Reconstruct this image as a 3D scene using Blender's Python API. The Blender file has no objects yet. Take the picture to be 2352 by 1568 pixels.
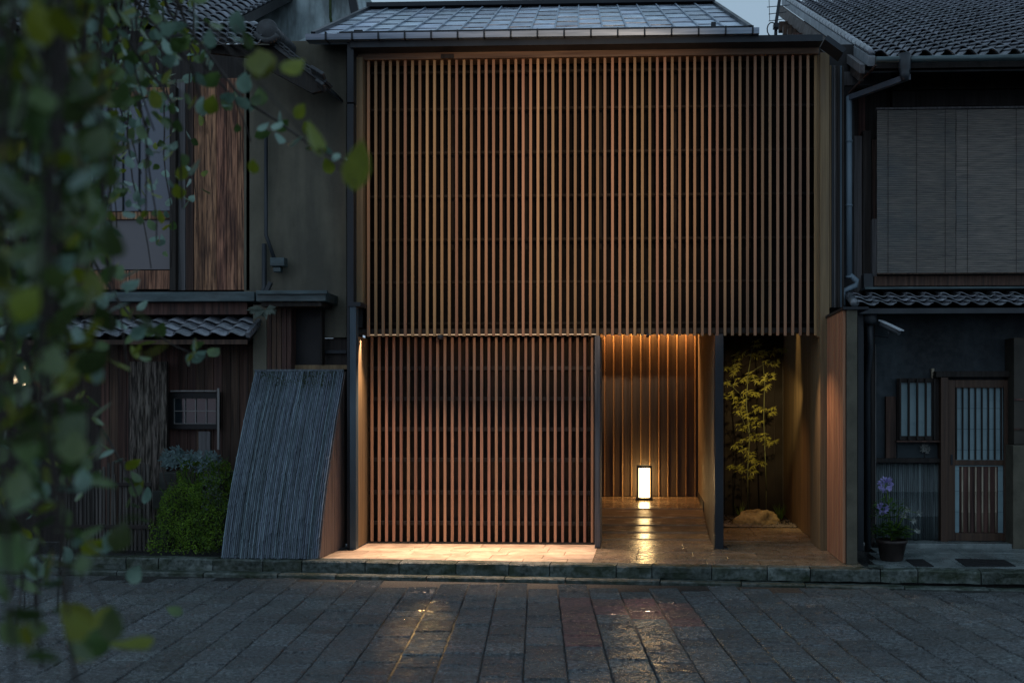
import bpy, math, random
from mathutils import Vector, Euler, noise
random.seed(7)
R = math.radians
scene = bpy.context.scene
COL = scene.collection

# ------------------------------------------------------------------ camera
CAM = Vector((0.0, -11.6, 1.62))
FPX, UW, UH = 2377.0, 2352.0, 1568.0      # focal length and picture size in reference pixels
YAW = R(2.3)
U0, VH = 1396.0, 930.0                    # principal point column and horizon row (shift lens)
FWD = Vector((-math.sin(YAW), math.cos(YAW), 0)); RGT = Vector((math.cos(YAW), math.sin(YAW), 0))
cam_d = bpy.data.cameras.new('camera'); cam = bpy.data.objects.new('camera', cam_d); COL.objects.link(cam)
cam.location = CAM; cam.rotation_euler = (R(90), 0, YAW)
cam_d.sensor_width = 36; cam_d.lens = 36 * FPX / UW
cam_d.shift_x = (UW / 2 - U0) / UW; cam_d.shift_y = (VH - UH / 2) / UW
cam_d.clip_end = 500; cam_d.clip_start = 0.05
cam_d.dof.use_dof = True; cam_d.dof.focus_distance = 11.7; cam_d.dof.aperture_fstop = 2.0
scene.camera = cam

# ------------------------------------------------------------------ sky, sun, exposure
world = bpy.data.worlds.new("World"); scene.world = world; world.use_nodes = True
nt = world.node_tree; nt.nodes.clear()
sky = nt.nodes.new('ShaderNodeTexSky'); sky.sky_type = 'NISHITA'; sky.sun_disc = False
sky.sun_elevation = R(3); sky.sun_rotation = R(200); sky.air_density = 2.0; sky.dust_density = 1.0
sc_ = nt.nodes.new('ShaderNodeMix'); sc_.data_type = 'RGBA'; sc_.blend_type = 'MIX'
sc_.inputs[0].default_value = 0.9                        # heavy even cloud over the dusk sky
sc_.inputs[7].default_value = (3.0, 4.25, 5.55, 1)
bg = nt.nodes.new('ShaderNodeBackground'); bg.inputs[1].default_value = 0.112
wo = nt.nodes.new('ShaderNodeOutputWorld')
nt.links.new(sky.outputs[0], sc_.inputs[6]); nt.links.new(sc_.outputs[2], bg.inputs[0]); nt.links.new(bg.outputs[0], wo.inputs[0])
sun_d = bpy.data.lights.new('sun', 'SUN'); sun_d.energy = 0.05; sun_d.angle = R(25); sun_d.color = (0.85, 0.9, 1)
sun = bpy.data.objects.new('sun', sun_d); COL.objects.link(sun); sun.rotation_euler = (R(50), 0, R(-20))
scene.view_settings.view_transform = 'Standard'; scene.view_settings.look = 'None'
scene.view_settings.exposure = 0.0; scene.view_settings.gamma = 1.0; scene.view_settings.use_curve_mapping = False
scene.render.engine = 'CYCLES'
scene.cycles.use_denoising = True
scene.cycles.max_bounces = 7; scene.cycles.diffuse_bounces = 4; scene.cycles.glossy_bounces = 3
scene.cycles.sample_clamp_indirect = 4.0; scene.cycles.caustics_reflective = False; scene.cycles.caustics_refractive = False

def add_light(name, kind, loc, energy, color, rot=(0, 0, 0), **kw):
    d = bpy.data.lights.new(name, kind); d.energy = energy; d.color = color
    for k, v in kw.items(): setattr(d, k, v)
    o = bpy.data.objects.new(name, d); COL.objects.link(o); o.location = loc; o.rotation_euler = rot
    return o
WARM = (1.0, 0.60, 0.28); AMBER = (1.0, 0.52, 0.20); YEL = (1.0, 0.72, 0.30)
def aim(loc, tgt): return (Vector(tgt) - Vector(loc)).to_track_quat('-Z', 'Y').to_euler()
# assumed spot across the road, behind the viewer, added to warm the upper screen
SL = (0.9, -12.5, 3.7)
add_light('assumed_street_spot', 'SPOT', SL, 4000, (1.0, 0.68, 0.42), aim(SL, (-1.0, 0.1, 4.05)), spot_size=R(23.5), spot_blend=1.0, shadow_soft_size=0.12)
# line of light in the overhang in front of the lower screen
add_light('overhang_strip_light', 'AREA', (-1.95, 0.18, 2.36), 55, (1.0, 0.69, 0.48), (R(-12), 0, 0), shape='RECTANGLE', size=2.75, size_y=0.03, spread=R(62))
# assumed wall washer, itself unseen, at the back of the porch
add_light('assumed_porch_strip', 'AREA', (-0.05, 3.955, 2.86), 26, AMBER, (R(4), 0, 0), shape='RECTANGLE', size=1.5, size_y=0.03, spread=R(120))
add_light('assumed_porch_downlight', 'SPOT', (0.25, 0.62, 2.38), 62, (1.0, 0.66, 0.36), aim((0.25, 0.62, 2.38), (0.15, 0.2, 0)), spot_size=R(66), spot_blend=0.8, shadow_soft_size=0.04)  # assumed downlight, added to light the porch floor
add_light('assumed_terrace_downlight', 'SPOT', (1.25, 0.22, 2.38), 62, (1.0, 0.66, 0.38), aim((1.25, 0.22, 2.38), (1.95, -0.55, 0.6)), spot_size=R(76), spot_blend=0.9, shadow_soft_size=0.04)  # assumed downlight, added to light the terrace and fin wall
add_light('assumed_garden_wall_light', 'SPOT', (1.74, 2.2, 3.7), 150, YEL, aim((1.74, 2.2, 3.7), (1.97, 2.2, 1.5)), spot_size=R(24), spot_blend=0.8, shadow_soft_size=0.03)  # assumed unseen lamp for the column of light on the court wall
add_light('assumed_garden_tree_light', 'SPOT', (1.75, 1.15, 1.95), 150, YEL, aim((1.75, 1.15, 1.95), (1.50, 3.05, 1.45)), spot_size=R(54), spot_blend=0.7, shadow_soft_size=0.03)  # assumed unseen spot that lights the courtyard bamboo
add_light('added_garden_ground_light', 'SPOT', (1.15, 1.3, 2.5), 60, AMBER, aim((1.15, 1.3, 2.5), (1.35, 1.9, 0)), spot_size=R(70), spot_blend=0.9, shadow_soft_size=0.03)  # added spot without a visible lamp, lights the garden floor

add_light('amber_streak_helper', 'SPOT', (-2.38, 0.12, 2.36), 1300, (1.0, 0.60, 0.22), aim((-2.38, 0.12, 2.36), (-1.85, -3.3, -0.18)), spot_size=R(24), spot_blend=1.0, shadow_soft_size=0.06).scale = (0.36, 1, 1)  # added spot, cone narrowed to throw an amber streak on the street
add_light('added_reveal_light', 'SPOT', (-3.0, 0.22, 2.38), 30, (1.0, 0.62, 0.32), aim((-3.0, 0.22, 2.38), (-3.42, 0.12, 1.2)), spot_size=R(54), spot_blend=1.0, shadow_soft_size=0.03)  # added spot that brightens the reveal board beside the lower screen
add_light('lantern_glint_helper', 'SPOT', (-0.02, 0.12, 2.36), 240, (1.0, 0.66, 0.42), aim((-0.02, 0.12, 2.36), (0.0, -2.75, -0.18)), spot_size=R(22), spot_blend=1.0, shadow_soft_size=0.06).scale = (0.5, 1, 1)  # added spot imitating the lantern's reflection on the wet street
# ------------------------------------------------------------------ measuring helpers (pixel and real distance -> place)
def ray(u, v):
    d = FWD + RGT * ((u - U0) / FPX); d.z = (VH - v) / FPX
    return d
def P(u, v, Y):
    d = ray(u, v); t = (Y - CAM.y) / d.y
    return CAM + d * t
def PX(u, Y): return P(u, 900, Y).x
def PZ(u, v, Y): return P(u, v, Y).z
def G(u, v, z=0.0):
    d = ray(u, v); t = (z - CAM.z) / d.z
    return CAM + d * t
def proj(p):
    q = Vector(p) - CAM; dep = q.dot(FWD)
    return U0 + FPX * q.dot(RGT) / dep, VH - FPX * q.z / dep, dep

# ------------------------------------------------------------------ materials
MATS = {}
def M(name, c1, c2=None, scale=(6, 6, 6), detail=6, rough=(0.6, 0.8), bump=0.0, bscale=None, rand=0.0, metallic=0.0,
      spec=0.4, c3=None, sscale=(1.2, 1.2, 1.2), samt=0.6, lo=0.35, hi=0.65, bdist=0.01, trans=0.0):
    if name in MATS: return MATS[name]
    m = bpy.data.materials.new(name); m.use_nodes = True; t = m.node_tree; N = t.nodes; L = t.links
    b = N['Principled BSDF']; b.inputs['Metallic'].default_value = metallic; b.inputs['Specular IOR Level'].default_value = spec
    c2 = c2 or tuple(x * 0.6 for x in c1)
    tc = N.new('ShaderNodeTexCoord'); vec = tc.outputs['Object']
    oi = None
    if rand:
        oi = N.new('ShaderNodeObjectInfo'); ml = N.new('ShaderNodeMath'); ml.operation = 'MULTIPLY'; ml.inputs[1].default_value = 37.0
        L.new(oi.outputs['Random'], ml.inputs[0]); ad = N.new('ShaderNodeVectorMath'); ad.operation = 'ADD'
        L.new(vec, ad.inputs[0]); L.new(ml.outputs[0], ad.inputs[1]); vec = ad.outputs[0]
    def nz(sc, det, rg=0.6):
        mp = N.new('ShaderNodeMapping'); mp.inputs['Scale'].default_value = sc; L.new(vec, mp.inputs['Vector'])
        n = N.new('ShaderNodeTexNoise'); n.inputs['Scale'].default_value = 1.0; n.inputs['Detail'].default_value = det
        n.inputs['Roughness'].default_value = rg; L.new(mp.outputs[0], n.inputs['Vector']); return n
    n1 = nz(scale, detail)
    rp = N.new('ShaderNodeValToRGB'); rp.color_ramp.elements[0].position = lo; rp.color_ramp.elements[1].position = hi
    rp.color_ramp.elements[0].color = (*c2, 1); rp.color_ramp.elements[1].color = (*c1, 1)
    L.new(n1.outputs[0], rp.inputs[0]); colr = rp.outputs[0]
    if c3:
        n2 = nz(sscale, 4); r2 = N.new('ShaderNodeValToRGB'); r2.color_ramp.elements[0].position = 0.45; r2.color_ramp.elements[1].position = 0.62
        r2.color_ramp.elements[1].color = (samt,) * 3 + (1,); L.new(n2.outputs[0], r2.inputs[0])
        mx = N.new('ShaderNodeMix'); mx.data_type = 'RGBA'; L.new(r2.outputs[0], mx.inputs[0]); L.new(colr, mx.inputs[6])
        mx.inputs[7].default_value = (*c3, 1); colr = mx.outputs[2]
    if rand:
        hs = N.new('ShaderNodeHueSaturation'); mr = N.new('ShaderNodeMapRange'); mr.inputs[3].default_value = 1 - rand; mr.inputs[4].default_value = 1 + rand
        L.new(oi.outputs['Random'], mr.inputs[0]); L.new(mr.outputs[0], hs.inputs['Value'])
        m7 = N.new('ShaderNodeMath'); m7.operation = 'MULTIPLY'; m7.inputs[1].default_value = 7.31; L.new(oi.outputs['Random'], m7.inputs[0])
        fr = N.new('ShaderNodeMath'); fr.operation = 'FRACT'; L.new(m7.outputs[0], fr.inputs[0])
        mh = N.new('ShaderNodeMapRange'); mh.inputs[3].default_value = 0.5 - rand * 0.06; mh.inputs[4].default_value = 0.5 + rand * 0.06
        L.new(fr.outputs[0], mh.inputs[0]); L.new(mh.outputs[0], hs.inputs['Hue'])
        L.new(colr, hs.inputs['Color']); colr = hs.outputs[0]
    L.new(colr, b.inputs['Base Color'])
    rr = N.new('ShaderNodeMapRange'); rr.inputs[1].default_value = 0.35; rr.inputs[2].default_value = 0.65
    rr.inputs[3].default_value = rough[0]; rr.inputs[4].default_value = rough[1]
    nr = nz(tuple(s * 0.7 for s in (bscale or scale)), 3); L.new(nr.outputs[0], rr.inputs[0]); L.new(rr.outputs[0], b.inputs['Roughness'])
    if bump:
        nb = nz(bscale or scale, 5, 0.65); bp = N.new('ShaderNodeBump'); bp.inputs['Strength'].default_value = bump; bp.inputs['Distance'].default_value = bdist
        L.new(nb.outputs[0], bp.inputs['Height']); L.new(bp.outputs[0], b.inputs['Normal'])
    if trans:
        b.inputs['Subsurface Weight'].default_value = 0.0
        ts = N.new('ShaderNodeBsdfTranslucent'); L.new(colr, ts.inputs[0]); ms = N.new('ShaderNodeMixShader'); ms.inputs[0].default_value = trans
        L.new(b.outputs[0], ms.inputs[1]); L.new(ts.outputs[0], ms.inputs[2]); L.new(ms.outputs[0], N['Material Output'].inputs[0])
    MATS[name] = m; return m
def EM(name, c, s):
    m = bpy.data.materials.new(name); m.use_nodes = True; N = m.node_tree.nodes; b = N['Principled BSDF']
    b.inputs['Base Color'].default_value = (0.8, 0.75, 0.65, 1); b.inputs['Emission Color'].default_value = (*c, 1); b.inputs['Emission Strength'].default_value = s
    MATS[name] = m; return m
def glass(name, c, rough=0.15):
    m = bpy.data.materials.new(name); m.use_nodes = True; b = m.node_tree.nodes['Principled BSDF']
    b.inputs['Base Color'].default_value = (*c, 1); b.inputs['Roughness'].default_value = rough; b.inputs['Specular IOR Level'].default_value = 0.7
    t = m.node_tree; n = t.nodes.new('ShaderNodeTexNoise'); n.inputs['Scale'].default_value = 3; bp = t.nodes.new('ShaderNodeBump'); bp.inputs['Strength'].default_value = 0.08
    t.links.new(n.outputs[0], bp.inputs['Height']); t.links.new(bp.outputs[0], b.inputs['Normal'])
    return m
VG = (45, 45, 1.6)
SLATM = M('cedar_slat', (0.36, 0.205, 0.105), (0.25, 0.135, 0.07), VG, 6, (0.5, 0.7), rand=0.24)
REDM = M('red_cedar', (0.40, 0.225, 0.145), (0.26, 0.135, 0.085), VG, 6, (0.5, 0.7), rand=0.16)
BEAMM = M('brown_beam', (0.20, 0.12, 0.075), (0.09, 0.05, 0.032), (1.2, 20, 24), 6, (0.5, 0.75), 0.2, (2, 50, 50), bdist=0.004)
OCHRE = M('ochre_board', (0.27, 0.185, 0.095), (0.17, 0.11, 0.055), (30, 30, 0.9), 6, (0.5, 0.75), 0.15, (60, 60, 1.2), c3=(0.14, 0.10, 0.06), sscale=(5, 5, 0.5), bdist=0.004)
STEEL = M('dark_steel', (0.022, 0.028, 0.036), (0.014, 0.017, 0.022), (3, 3, 1), 4, (0.35, 0.5), metallic=0.3)
BLUEST = M('blue_grey_steel', (0.07, 0.105, 0.135), (0.045, 0.07, 0.09), (5, 5, 1), 4, (0.35, 0.5), metallic=0.3)
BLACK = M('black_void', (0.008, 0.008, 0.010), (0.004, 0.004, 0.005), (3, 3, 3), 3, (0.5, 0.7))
DARKW = M('dark_wood', (0.030, 0.022, 0.018), (0.012, 0.009, 0.008), (30, 30, 1.2), 6, (0.55, 0.8), 0.3, (50, 50, 2), rand=0.3, bdist=0.004)
PORCHB = M('porch_batten', (0.46, 0.27, 0.13), (0.30, 0.17, 0.08), (30, 30, 0.8), 6, (0.4, 0.5), rand=0.1)  # paler than the boards, so the highlight on the battens is in the colour
PORCHW = M('porch_board', (0.085, 0.052, 0.028), (0.045, 0.027, 0.015), (30, 30, 0.8), 6, (0.38, 0.5), 0.1, (40, 40, 1), rand=0.12, bdist=0.003)
PLAS = M('olive_plaster', (0.17, 0.155, 0.115), (0.125, 0.115, 0.085), (2.5, 2.5, 2.0), 8, (0.8, 0.95), 0.15, (40, 40, 40), c3=(0.07, 0.066, 0.055), sscale=(2.2, 2.2, 0.45), samt=0.65, bdist=0.003)
PORCHP = M('porch_plaster', (0.30, 0.215, 0.125), (0.22, 0.155, 0.09), (3, 3, 0.8), 8, (0.6, 0.8), 0.15, (30, 30, 20), bdist=0.003)
ROOFM = M('roof_metal', (0.62, 0.70, 0.82), (0.22, 0.26, 0.32), (5, 14, 14), 7, (0.22, 0.5), 0.15, (6, 6, 6), metallic=0.75, rand=0.3, bdist=0.004)
GUTM = M('gutter_metal', (0.36, 0.43, 0.52), (0.16, 0.20, 0.25), (0.8, 14, 14), 6, (0.3, 0.45), metallic=0.6)
TILE = M('kawara_tile', (0.20, 0.215, 0.245), (0.08, 0.088, 0.102), (9, 9, 9), 6, (0.2, 0.42), 0.15, (30, 30, 30), rand=0.35, spec=0.9, metallic=0.25, bdist=0.003)
OLDT = M('old_roof_tile', (0.075, 0.08, 0.085), (0.03, 0.032, 0.035), (12, 12, 12), 8, (0.5, 0.8), 0.5, (30, 30, 30))
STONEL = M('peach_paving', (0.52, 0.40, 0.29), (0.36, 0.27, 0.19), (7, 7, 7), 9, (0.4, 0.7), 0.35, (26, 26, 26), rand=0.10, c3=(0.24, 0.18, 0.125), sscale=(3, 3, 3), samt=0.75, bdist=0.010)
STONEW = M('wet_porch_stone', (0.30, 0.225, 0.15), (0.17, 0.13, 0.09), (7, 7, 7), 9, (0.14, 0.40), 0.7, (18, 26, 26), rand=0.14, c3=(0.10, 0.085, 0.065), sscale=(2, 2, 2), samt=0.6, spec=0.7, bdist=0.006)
STEPW = M('wet_step_slab', (0.30, 0.22, 0.14), (0.20, 0.145, 0.09), (2, 9, 9), 7, (0.14, 0.30), 0.35, (6, 20, 14), rand=0.10, spec=0.6, bdist=0.004)
PAVE = M('wet_paving_stone', (0.20, 0.235, 0.245), (0.035, 0.045, 0.050), (38, 38, 38), 10, (0.08, 0.28), 1.0, (20, 27, 27), rand=0.38, c3=(0.055, 0.045, 0.038), sscale=(1.7, 1.7, 1.7), samt=0.45, spec=1.0, bdist=0.095, lo=.42, hi=.6)
PAVER = M('red_reflection_stone', (0.34, 0.15, 0.12), (0.10, 0.05, 0.045), (24, 24, 24), 10, (0.06, 0.26), 1.0, (20, 27, 27), rand=0.2, spec=1.0, bdist=0.095)  # red colour paints a reddish reflection onto the wet stones
for _m in (PAVE, PAVER):
    _b = _m.node_tree.nodes['Principled BSDF']; _b.inputs['Coat Weight'].default_value = 0.45; _b.inputs['Coat Roughness'].default_value = 0.10; _b.inputs['Coat IOR'].default_value = 1.4
    _m.node_tree.links.new(_b.inputs['Normal'].links[0].from_socket, _b.inputs['Coat Normal'])
JOINT = M('joint_grit', (0.03, 0.031, 0.03), (0.012, 0.013, 0.012), (30, 30, 30), 6, (0.4, 0.8), 0.5, (60, 60, 60))
KERB = M('mossy_kerb', (0.125, 0.15, 0.14), (0.022, 0.034, 0.026), (18, 18, 18), 10, (0.3, 0.7), 1.0, (26, 26, 26), rand=0.2, c3=(0.018, 0.030, 0.012), sscale=(3.2, 3.2, 5), samt=0.85, bdist=0.015)
CONC = M('stained_concrete', (0.50, 0.60, 0.62), (0.24, 0.30, 0.31), (2.2, 2.2, 1.4), 9, (0.7, 0.9), 0.3, (12, 12, 12), c3=(0.06, 0.07, 0.07), sscale=(3, 3, 0.8), samt=0.75)
LBAM = M('grey_bamboo', (0.21, 0.26, 0.31), (0.10, 0.13, 0.16), (40, 40, 3), 6, (0.35, 0.55), 0.2, (60, 60, 6), rand=0.42, c3=(0.06, 0.075, 0.09), sscale=(4, 4, 1.5), samt=0.6, bdist=0.003)
PBAM = M('warm_lit_bamboo', (0.15, 0.115, 0.105), (0.07, 0.052, 0.048), (60, 60, 1.5), 6, (0.45, 0.6), 0.3, (80, 80, 6), rand=0.2, bdist=0.003)  # warm light falling on the end face is put into this colour
MOSS = M('moss', (0.05, 0.075, 0.02), (0.02, 0.03, 0.01), (20, 20, 20), 6, (0.8, 0.95), 0.8, (60, 60, 60), bdist=0.01)
OLDW = M('weathered_red_board', (0.62, 0.30, 0.165), (0.10, 0.042, 0.024), (42, 42, 2.2), 8, (0.6, 0.8), 0.6, (60, 60, 1.8), rand=0.18, c3=(0.05, 0.02, 0.015), sscale=(5, 5, 0.9), samt=0.85, lo=0.4, hi=0.62, bdist=0.006)
OLDD = M('old_dark_board', (0.105, 0.056, 0.04), (0.026, 0.015, 0.012), (30, 30, 1.1), 8, (0.6, 0.85), 0.5, (60, 60, 2), rand=0.35, bdist=0.006)
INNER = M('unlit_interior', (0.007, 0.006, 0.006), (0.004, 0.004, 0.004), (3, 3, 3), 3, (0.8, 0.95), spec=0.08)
BACKM = M('screen_backing', (0.030, 0.020, 0.015), (0.012, 0.009, 0.007), (20, 20, 1.5), 5, (0.7, 0.9), rand=0.3, spec=0.2)
RAILM = M('dark_rail', (0.016, 0.012, 0.010), (0.008, 0.006, 0.005), (3, 3, 3), 3, (0.7, 0.9), spec=0.2)
GREYW = M('silvered_board', (0.16, 0.155, 0.16), (0.07, 0.066, 0.068), (40, 40, 1.2), 8, (0.65, 0.85), 0.4, (60, 60, 2), rand=0.15, bdist=0.005)
BARK = M('bark_sheet', (0.22, 0.18, 0.155), (0.025, 0.019, 0.015), (38, 38, 4.5), 9, (0.7, 0.9), 1.0, (38, 38, 4.5), rand=0.2, lo=0.4, hi=0.62, bdist=0.03)
TEAL = M('verdigris_metal', (0.10, 0.145, 0.155), (0.05, 0.072, 0.078), (3, 14, 14), 7, (0.3, 0.5), metallic=0.35, c3=(0.03, 0.045, 0.05), sscale=(2, 6, 6), samt=0.5)
PIPEM = M('blue_grey_pipe', (0.17, 0.235, 0.29), (0.12, 0.165, 0.20), (5, 5, 1), 5, (0.35, 0.5), 0.0)
PIPED = M('dark_pipe', (0.035, 0.042, 0.05), (0.02, 0.024, 0.03), (5, 5, 1), 5, (0.35, 0.5), 0.0)
BLIND = M('reed_blind', (0.25, 0.22, 0.19), (0.11, 0.105, 0.10), (5, 5, 110), 7, (0.6, 0.8), 0.5, (4, 4, 130), c3=(0.10, 0.115, 0.12), sscale=(1.2, 1.2, 1.4), samt=0.6, rand=0.1, bdist=0.004)
NAVY = M('navy_plaster', (0.060, 0.080, 0.092), (0.034, 0.046, 0.055), (2.5, 2.5, 1.2), 9, (0.6, 0.9), 0.25, (20, 20, 20), c3=(0.03, 0.036, 0.04), sscale=(2, 2, .8), samt=.7)
FROST = M('frosted_glass', (0.28, 0.42, 0.46), (0.17, 0.27, 0.31), (1.2, 1.2, 2.2), 4, (0.25, 0.4), rand=0.0, spec=0.5)
SAND = M('sand_plaster', (0.125, 0.115, 0.085), (0.08, 0.074, 0.055), (5, 5, 5), 8, (0.8, 0.95), 0.4, (30, 30, 30))
DOORW = M('door_wood', (0.085, 0.048, 0.028), (0.04, 0.022, 0.014), (30, 30, 1), 6, (0.45, 0.65), rand=0.1)
PORCHS = M('blue_porch_slab', (0.24, 0.28, 0.28), (0.12, 0.145, 0.145), (4, 4, 4), 8, (0.2, 0.5), 0.3, (14, 14, 14), c3=(0.05, 0.07, 0.07), sscale=(2.4, 2.4, 2.4), samt=0.6, spec=0.6)
BAMY = M('pale_bamboo', (0.42, 0.36, 0.27), (0.27, 0.22, 0.16), (40, 40, 3), 5, (0.4, 0.6), rand=0.15)
PANE = glass('window_glass', (0.10, 0.12, 0.16), 0.25); PANED = glass('dark_glass', (0.02, 0.028, 0.034), 0.1)
LEAFD = M('leaf_green', (0.085, 0.14, 0.035), (0.04, 0.07, 0.018), (14, 14, 14), 4, (0.28, 0.5), rand=0.35, spec=0.6, trans=0.25)
LEAFB = M('leaf_blue_green', (0.20, 0.31, 0.24), (0.10, 0.17, 0.13), (14, 14, 14), 4, (0.25, 0.45), rand=0.35, spec=0.6, trans=0.2)
LEAFY = M('leaf_yellow_green', (0.21, 0.24, 0.02), (0.12, 0.145, 0.012), (14, 14, 14), 4, (0.35, 0.5), rand=0.25, spec=0.4, trans=0.35)
TWIG = M('twig_bark', (0.04, 0.03, 0.025), (0.02, 0.015, 0.012), (20, 20, 20), 5, (0.7, 0.9))
BAMLEAF = M('bamboo_leaf', (0.34, 0.34, 0.06), (0.2, 0.2, 0.04), (14, 14, 14), 4, (0.4, 0.6), trans=0.3)
SHRUBM = M('moss_green_leaf', (0.20, 0.34, 0.03), (0.08, 0.15, 0.015), (7, 7, 7), 6, (0.5, 0.7), trans=0.3)
SILVER = M('silver_leaf', (0.19, 0.27, 0.28), (0.11, 0.17, 0.17), (9, 9, 9), 4, (0.5, 0.7), trans=0.2)
POTG = M('potted_green', (0.09, 0.19, 0.03), (0.045, 0.10, 0.02), (12, 12, 12), 4, (0.4, 0.6), trans=0.3)
PETAL = M('lilac_petal', (0.50, 0.46, 0.80), (0.36, 0.32, 0.66), (20, 20, 20), 3, (0.5, 0.7), trans=0.3)
POTM = M('brown_clay', (0.05, 0.036, 0.032), (0.028, 0.02, 0.018), (8, 8, 8), 5, (0.4, 0.6))
ROCKM = M('garden_rock_stone', (0.50, 0.40, 0.20), (0.16, 0.13, 0.06), (9, 9, 9), 9, (0.7, 0.9), 0.9, (16, 16, 16), bdist=0.03)
GRAV = M('gravel_grey', (0.30, 0.27, 0.22), (0.12, 0.11, 0.09), (30, 30, 30), 4, (0.5, 0.8), rand=0.3)
SOIL = M('dark_soil', (0.02, 0.016, 0.012), (0.009, 0.007, 0.006), (20, 20, 20), 6, (0.8, 0.95), 0.8, (30, 30, 30), bdist=0.02)
WHITEM = M('white_plastic', (0.62, 0.66, 0.70), (0.5, 0.54, 0.58), (4, 4, 4), 3, (0.35, 0.5))
GREYP = M('pale_trim', (0.30, 0.29, 0.28), (0.2, 0.19, 0.185), (20, 20, 2), 4, (0.6, 0.8))
LAMPW = EM('lantern_paper', (1.0, 0.66, 0.28), 17.0); DUSK = 0; GLOW = EM('wall_lamp_glow', (1.0, 0.72, 0.42), 5.0); LEDM = EM('led_line', (1.0, 0.66, 0.38), 0.35)

# ------------------------------------------------------------------ mesh helpers
class MB:
    def __init__(s): s.v = []; s.f = []; s.s = []
    def add(s, vs, fs, sm=False):
        n = len(s.v); s.v += [tuple(p) for p in vs]; s.f += [tuple(i + n for i in f) for f in fs]; s.s += [sm] * len(fs)
        return s
    def box(s, x0, x1, y0, y1, z0, z1):
        if x0 > x1: x0, x1 = x1, x0
        if y0 > y1: y0, y1 = y1, y0
        if z0 > z1: z0, z1 = z1, z0
        return s.add([(x0, y0, z0), (x1, y0, z0), (x1, y1, z0), (x0, y1, z0), (x0, y0, z1), (x1, y0, z1), (x1, y1, z1), (x0, y1, z1)],
                     [(0, 3, 2, 1), (4, 5, 6, 7), (0, 1, 5, 4), (1, 2, 6, 5), (2, 3, 7, 6), (3, 0, 4, 7)])
    def prism(s, pts, d):           # planar outline pushed along vector d
        d = Vector(d); n = len(pts); a = [Vector(p) for p in pts]; b = [p + d for p in a]
        return s.add(a + b, [tuple(range(n))[::-1], tuple(range(n, 2 * n))] + [(i, (i + 1) % n, n + (i + 1) % n, n + i) for i in range(n)])
    def bar(s, a, b, w, h, up=(0, 0, 1)):
        a, b = Vector(a), Vector(b); d = (b - a).normalized(); x = d.cross(Vector(up))
        if x.length < 1e-4: x = d.cross(Vector((0, 1, 0)))
        x.normalize(); y = x.cross(d).normalized(); x *= w / 2; y *= h / 2
        q = [a - x - y, a + x - y, a + x + y, a - x + y]
        return s.prism(q, b - a)
    def tube(s, path, r, n=10, caps=True):
        path = [Vector(p) for p in path]; rs = r if isinstance(r, (list, tuple)) else [r] * len(path); vs = []; fs = []
        ref = None
        for i, p in enumerate(path):
            t = (path[min(i + 1, len(path) - 1)] - path[max(i - 1, 0)]).normalized()
            if ref is None: ref = t.orthogonal().normalized()
            x = (ref - t * ref.dot(t)); x = x.normalized() if x.length > 1e-5 else t.orthogonal().normalized()
            ref = x; y = t.cross(x)
            for k in range(n):
                a = 2 * math.pi * k / n; vs.append(p + (x * math.cos(a) + y * math.sin(a)) * rs[i])
        for i in range(len(path) - 1):
            for k in range(n): fs.append((i * n + k, i * n + (k + 1) % n, (i + 1) * n + (k + 1) % n, (i + 1) * n + k))
        s.add(vs, fs, True)
        if caps:
            m = (len(path) - 1) * n; b = len(s.v) - len(vs)
            s.f += [tuple(b + k for k in range(n))[::-1], tuple(b + m + k for k in range(n))]; s.s += [False, False]
        return s
    def lathe(s, prof, c, n=20):
        vs = []; fs = []; c = Vector(c)
        for r, z in prof:
            for k in range(n): a = 2 * math.pi * k / n; vs.append(c + Vector((r * math.cos(a), r * math.sin(a), z)))
        for i in range(len(prof) - 1):
            for k in range(n): fs.append((i * n + k, i * n + (k + 1) % n, (i + 1) * n + (k + 1) % n, (i + 1) * n + k))
        return s.add(vs, fs, True)
    def grid(s, fn, nu, nv, sm=True):
        vs = [fn(i / nu, j / nv) for j in range(nv + 1) for i in range(nu + 1)]
        return s.add(vs, [(j * (nu + 1) + i, j * (nu + 1) + i + 1, (j + 1) * (nu + 1) + i + 1, (j + 1) * (nu + 1) + i) for j in range(nv) for i in range(nu)], sm)
    def mesh(s, name, mat):
        me = bpy.data.meshes.new(name); me.from_pydata(s.v, [], s.f); me.polygons.foreach_set('use_smooth', s.s)
        for m in (mat if isinstance(mat, (list, tuple)) else [mat]): me.materials.append(m)
        me.update(); return me
def chamfer_box(w, d, h, c, z0=0.0):   # box centred in x,y from z0 up, chamfered vertical and top edges
    m = MB(); rings = []
    for (ins, z) in ((0, z0), (0, z0 + h - c), (c, z0 + h)):
        x, y = w / 2 - ins, d / 2 - ins; k = c
        rings.append([(-x + k, -y, z), (x - k, -y, z), (x, -y + k, z), (x, y - k, z), (x - k, y, z), (-x + k, y, z), (-x, y - k, z), (-x, -y + k, z)])
    vs = rings[0] + rings[1] + rings[2]
    fs = [tuple(range(8))[::-1], tuple(range(16, 24))] + [(r * 8 + i, r * 8 + (i + 1) % 8, r * 8 + 8 + (i + 1) % 8, r * 8 + 8 + i) for r in range(2) for i in range(8)]
    return m.add(vs, fs)
def recalc(me):
    import bmesh
    b = bmesh.new(); b.from_mesh(me); bmesh.ops.recalc_face_normals(b, faces=b.faces); b.to_mesh(me); b.free()
def world_loc(o):
    l = Vector(o.location)
    while o.parent: o = o.parent; l += Vector(o.location)
    return l
def place(name, me, parent, loc=(0, 0, 0), rot=(0, 0, 0), scl=(1, 1, 1)):
    o = bpy.data.objects.new(name, me); COL.objects.link(o)
    if parent: o.parent = parent; o.location = Vector(loc) - world_loc(parent)
    else: o.location = loc
    o.rotation_euler = rot; o.scale = scl
    return o
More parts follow.
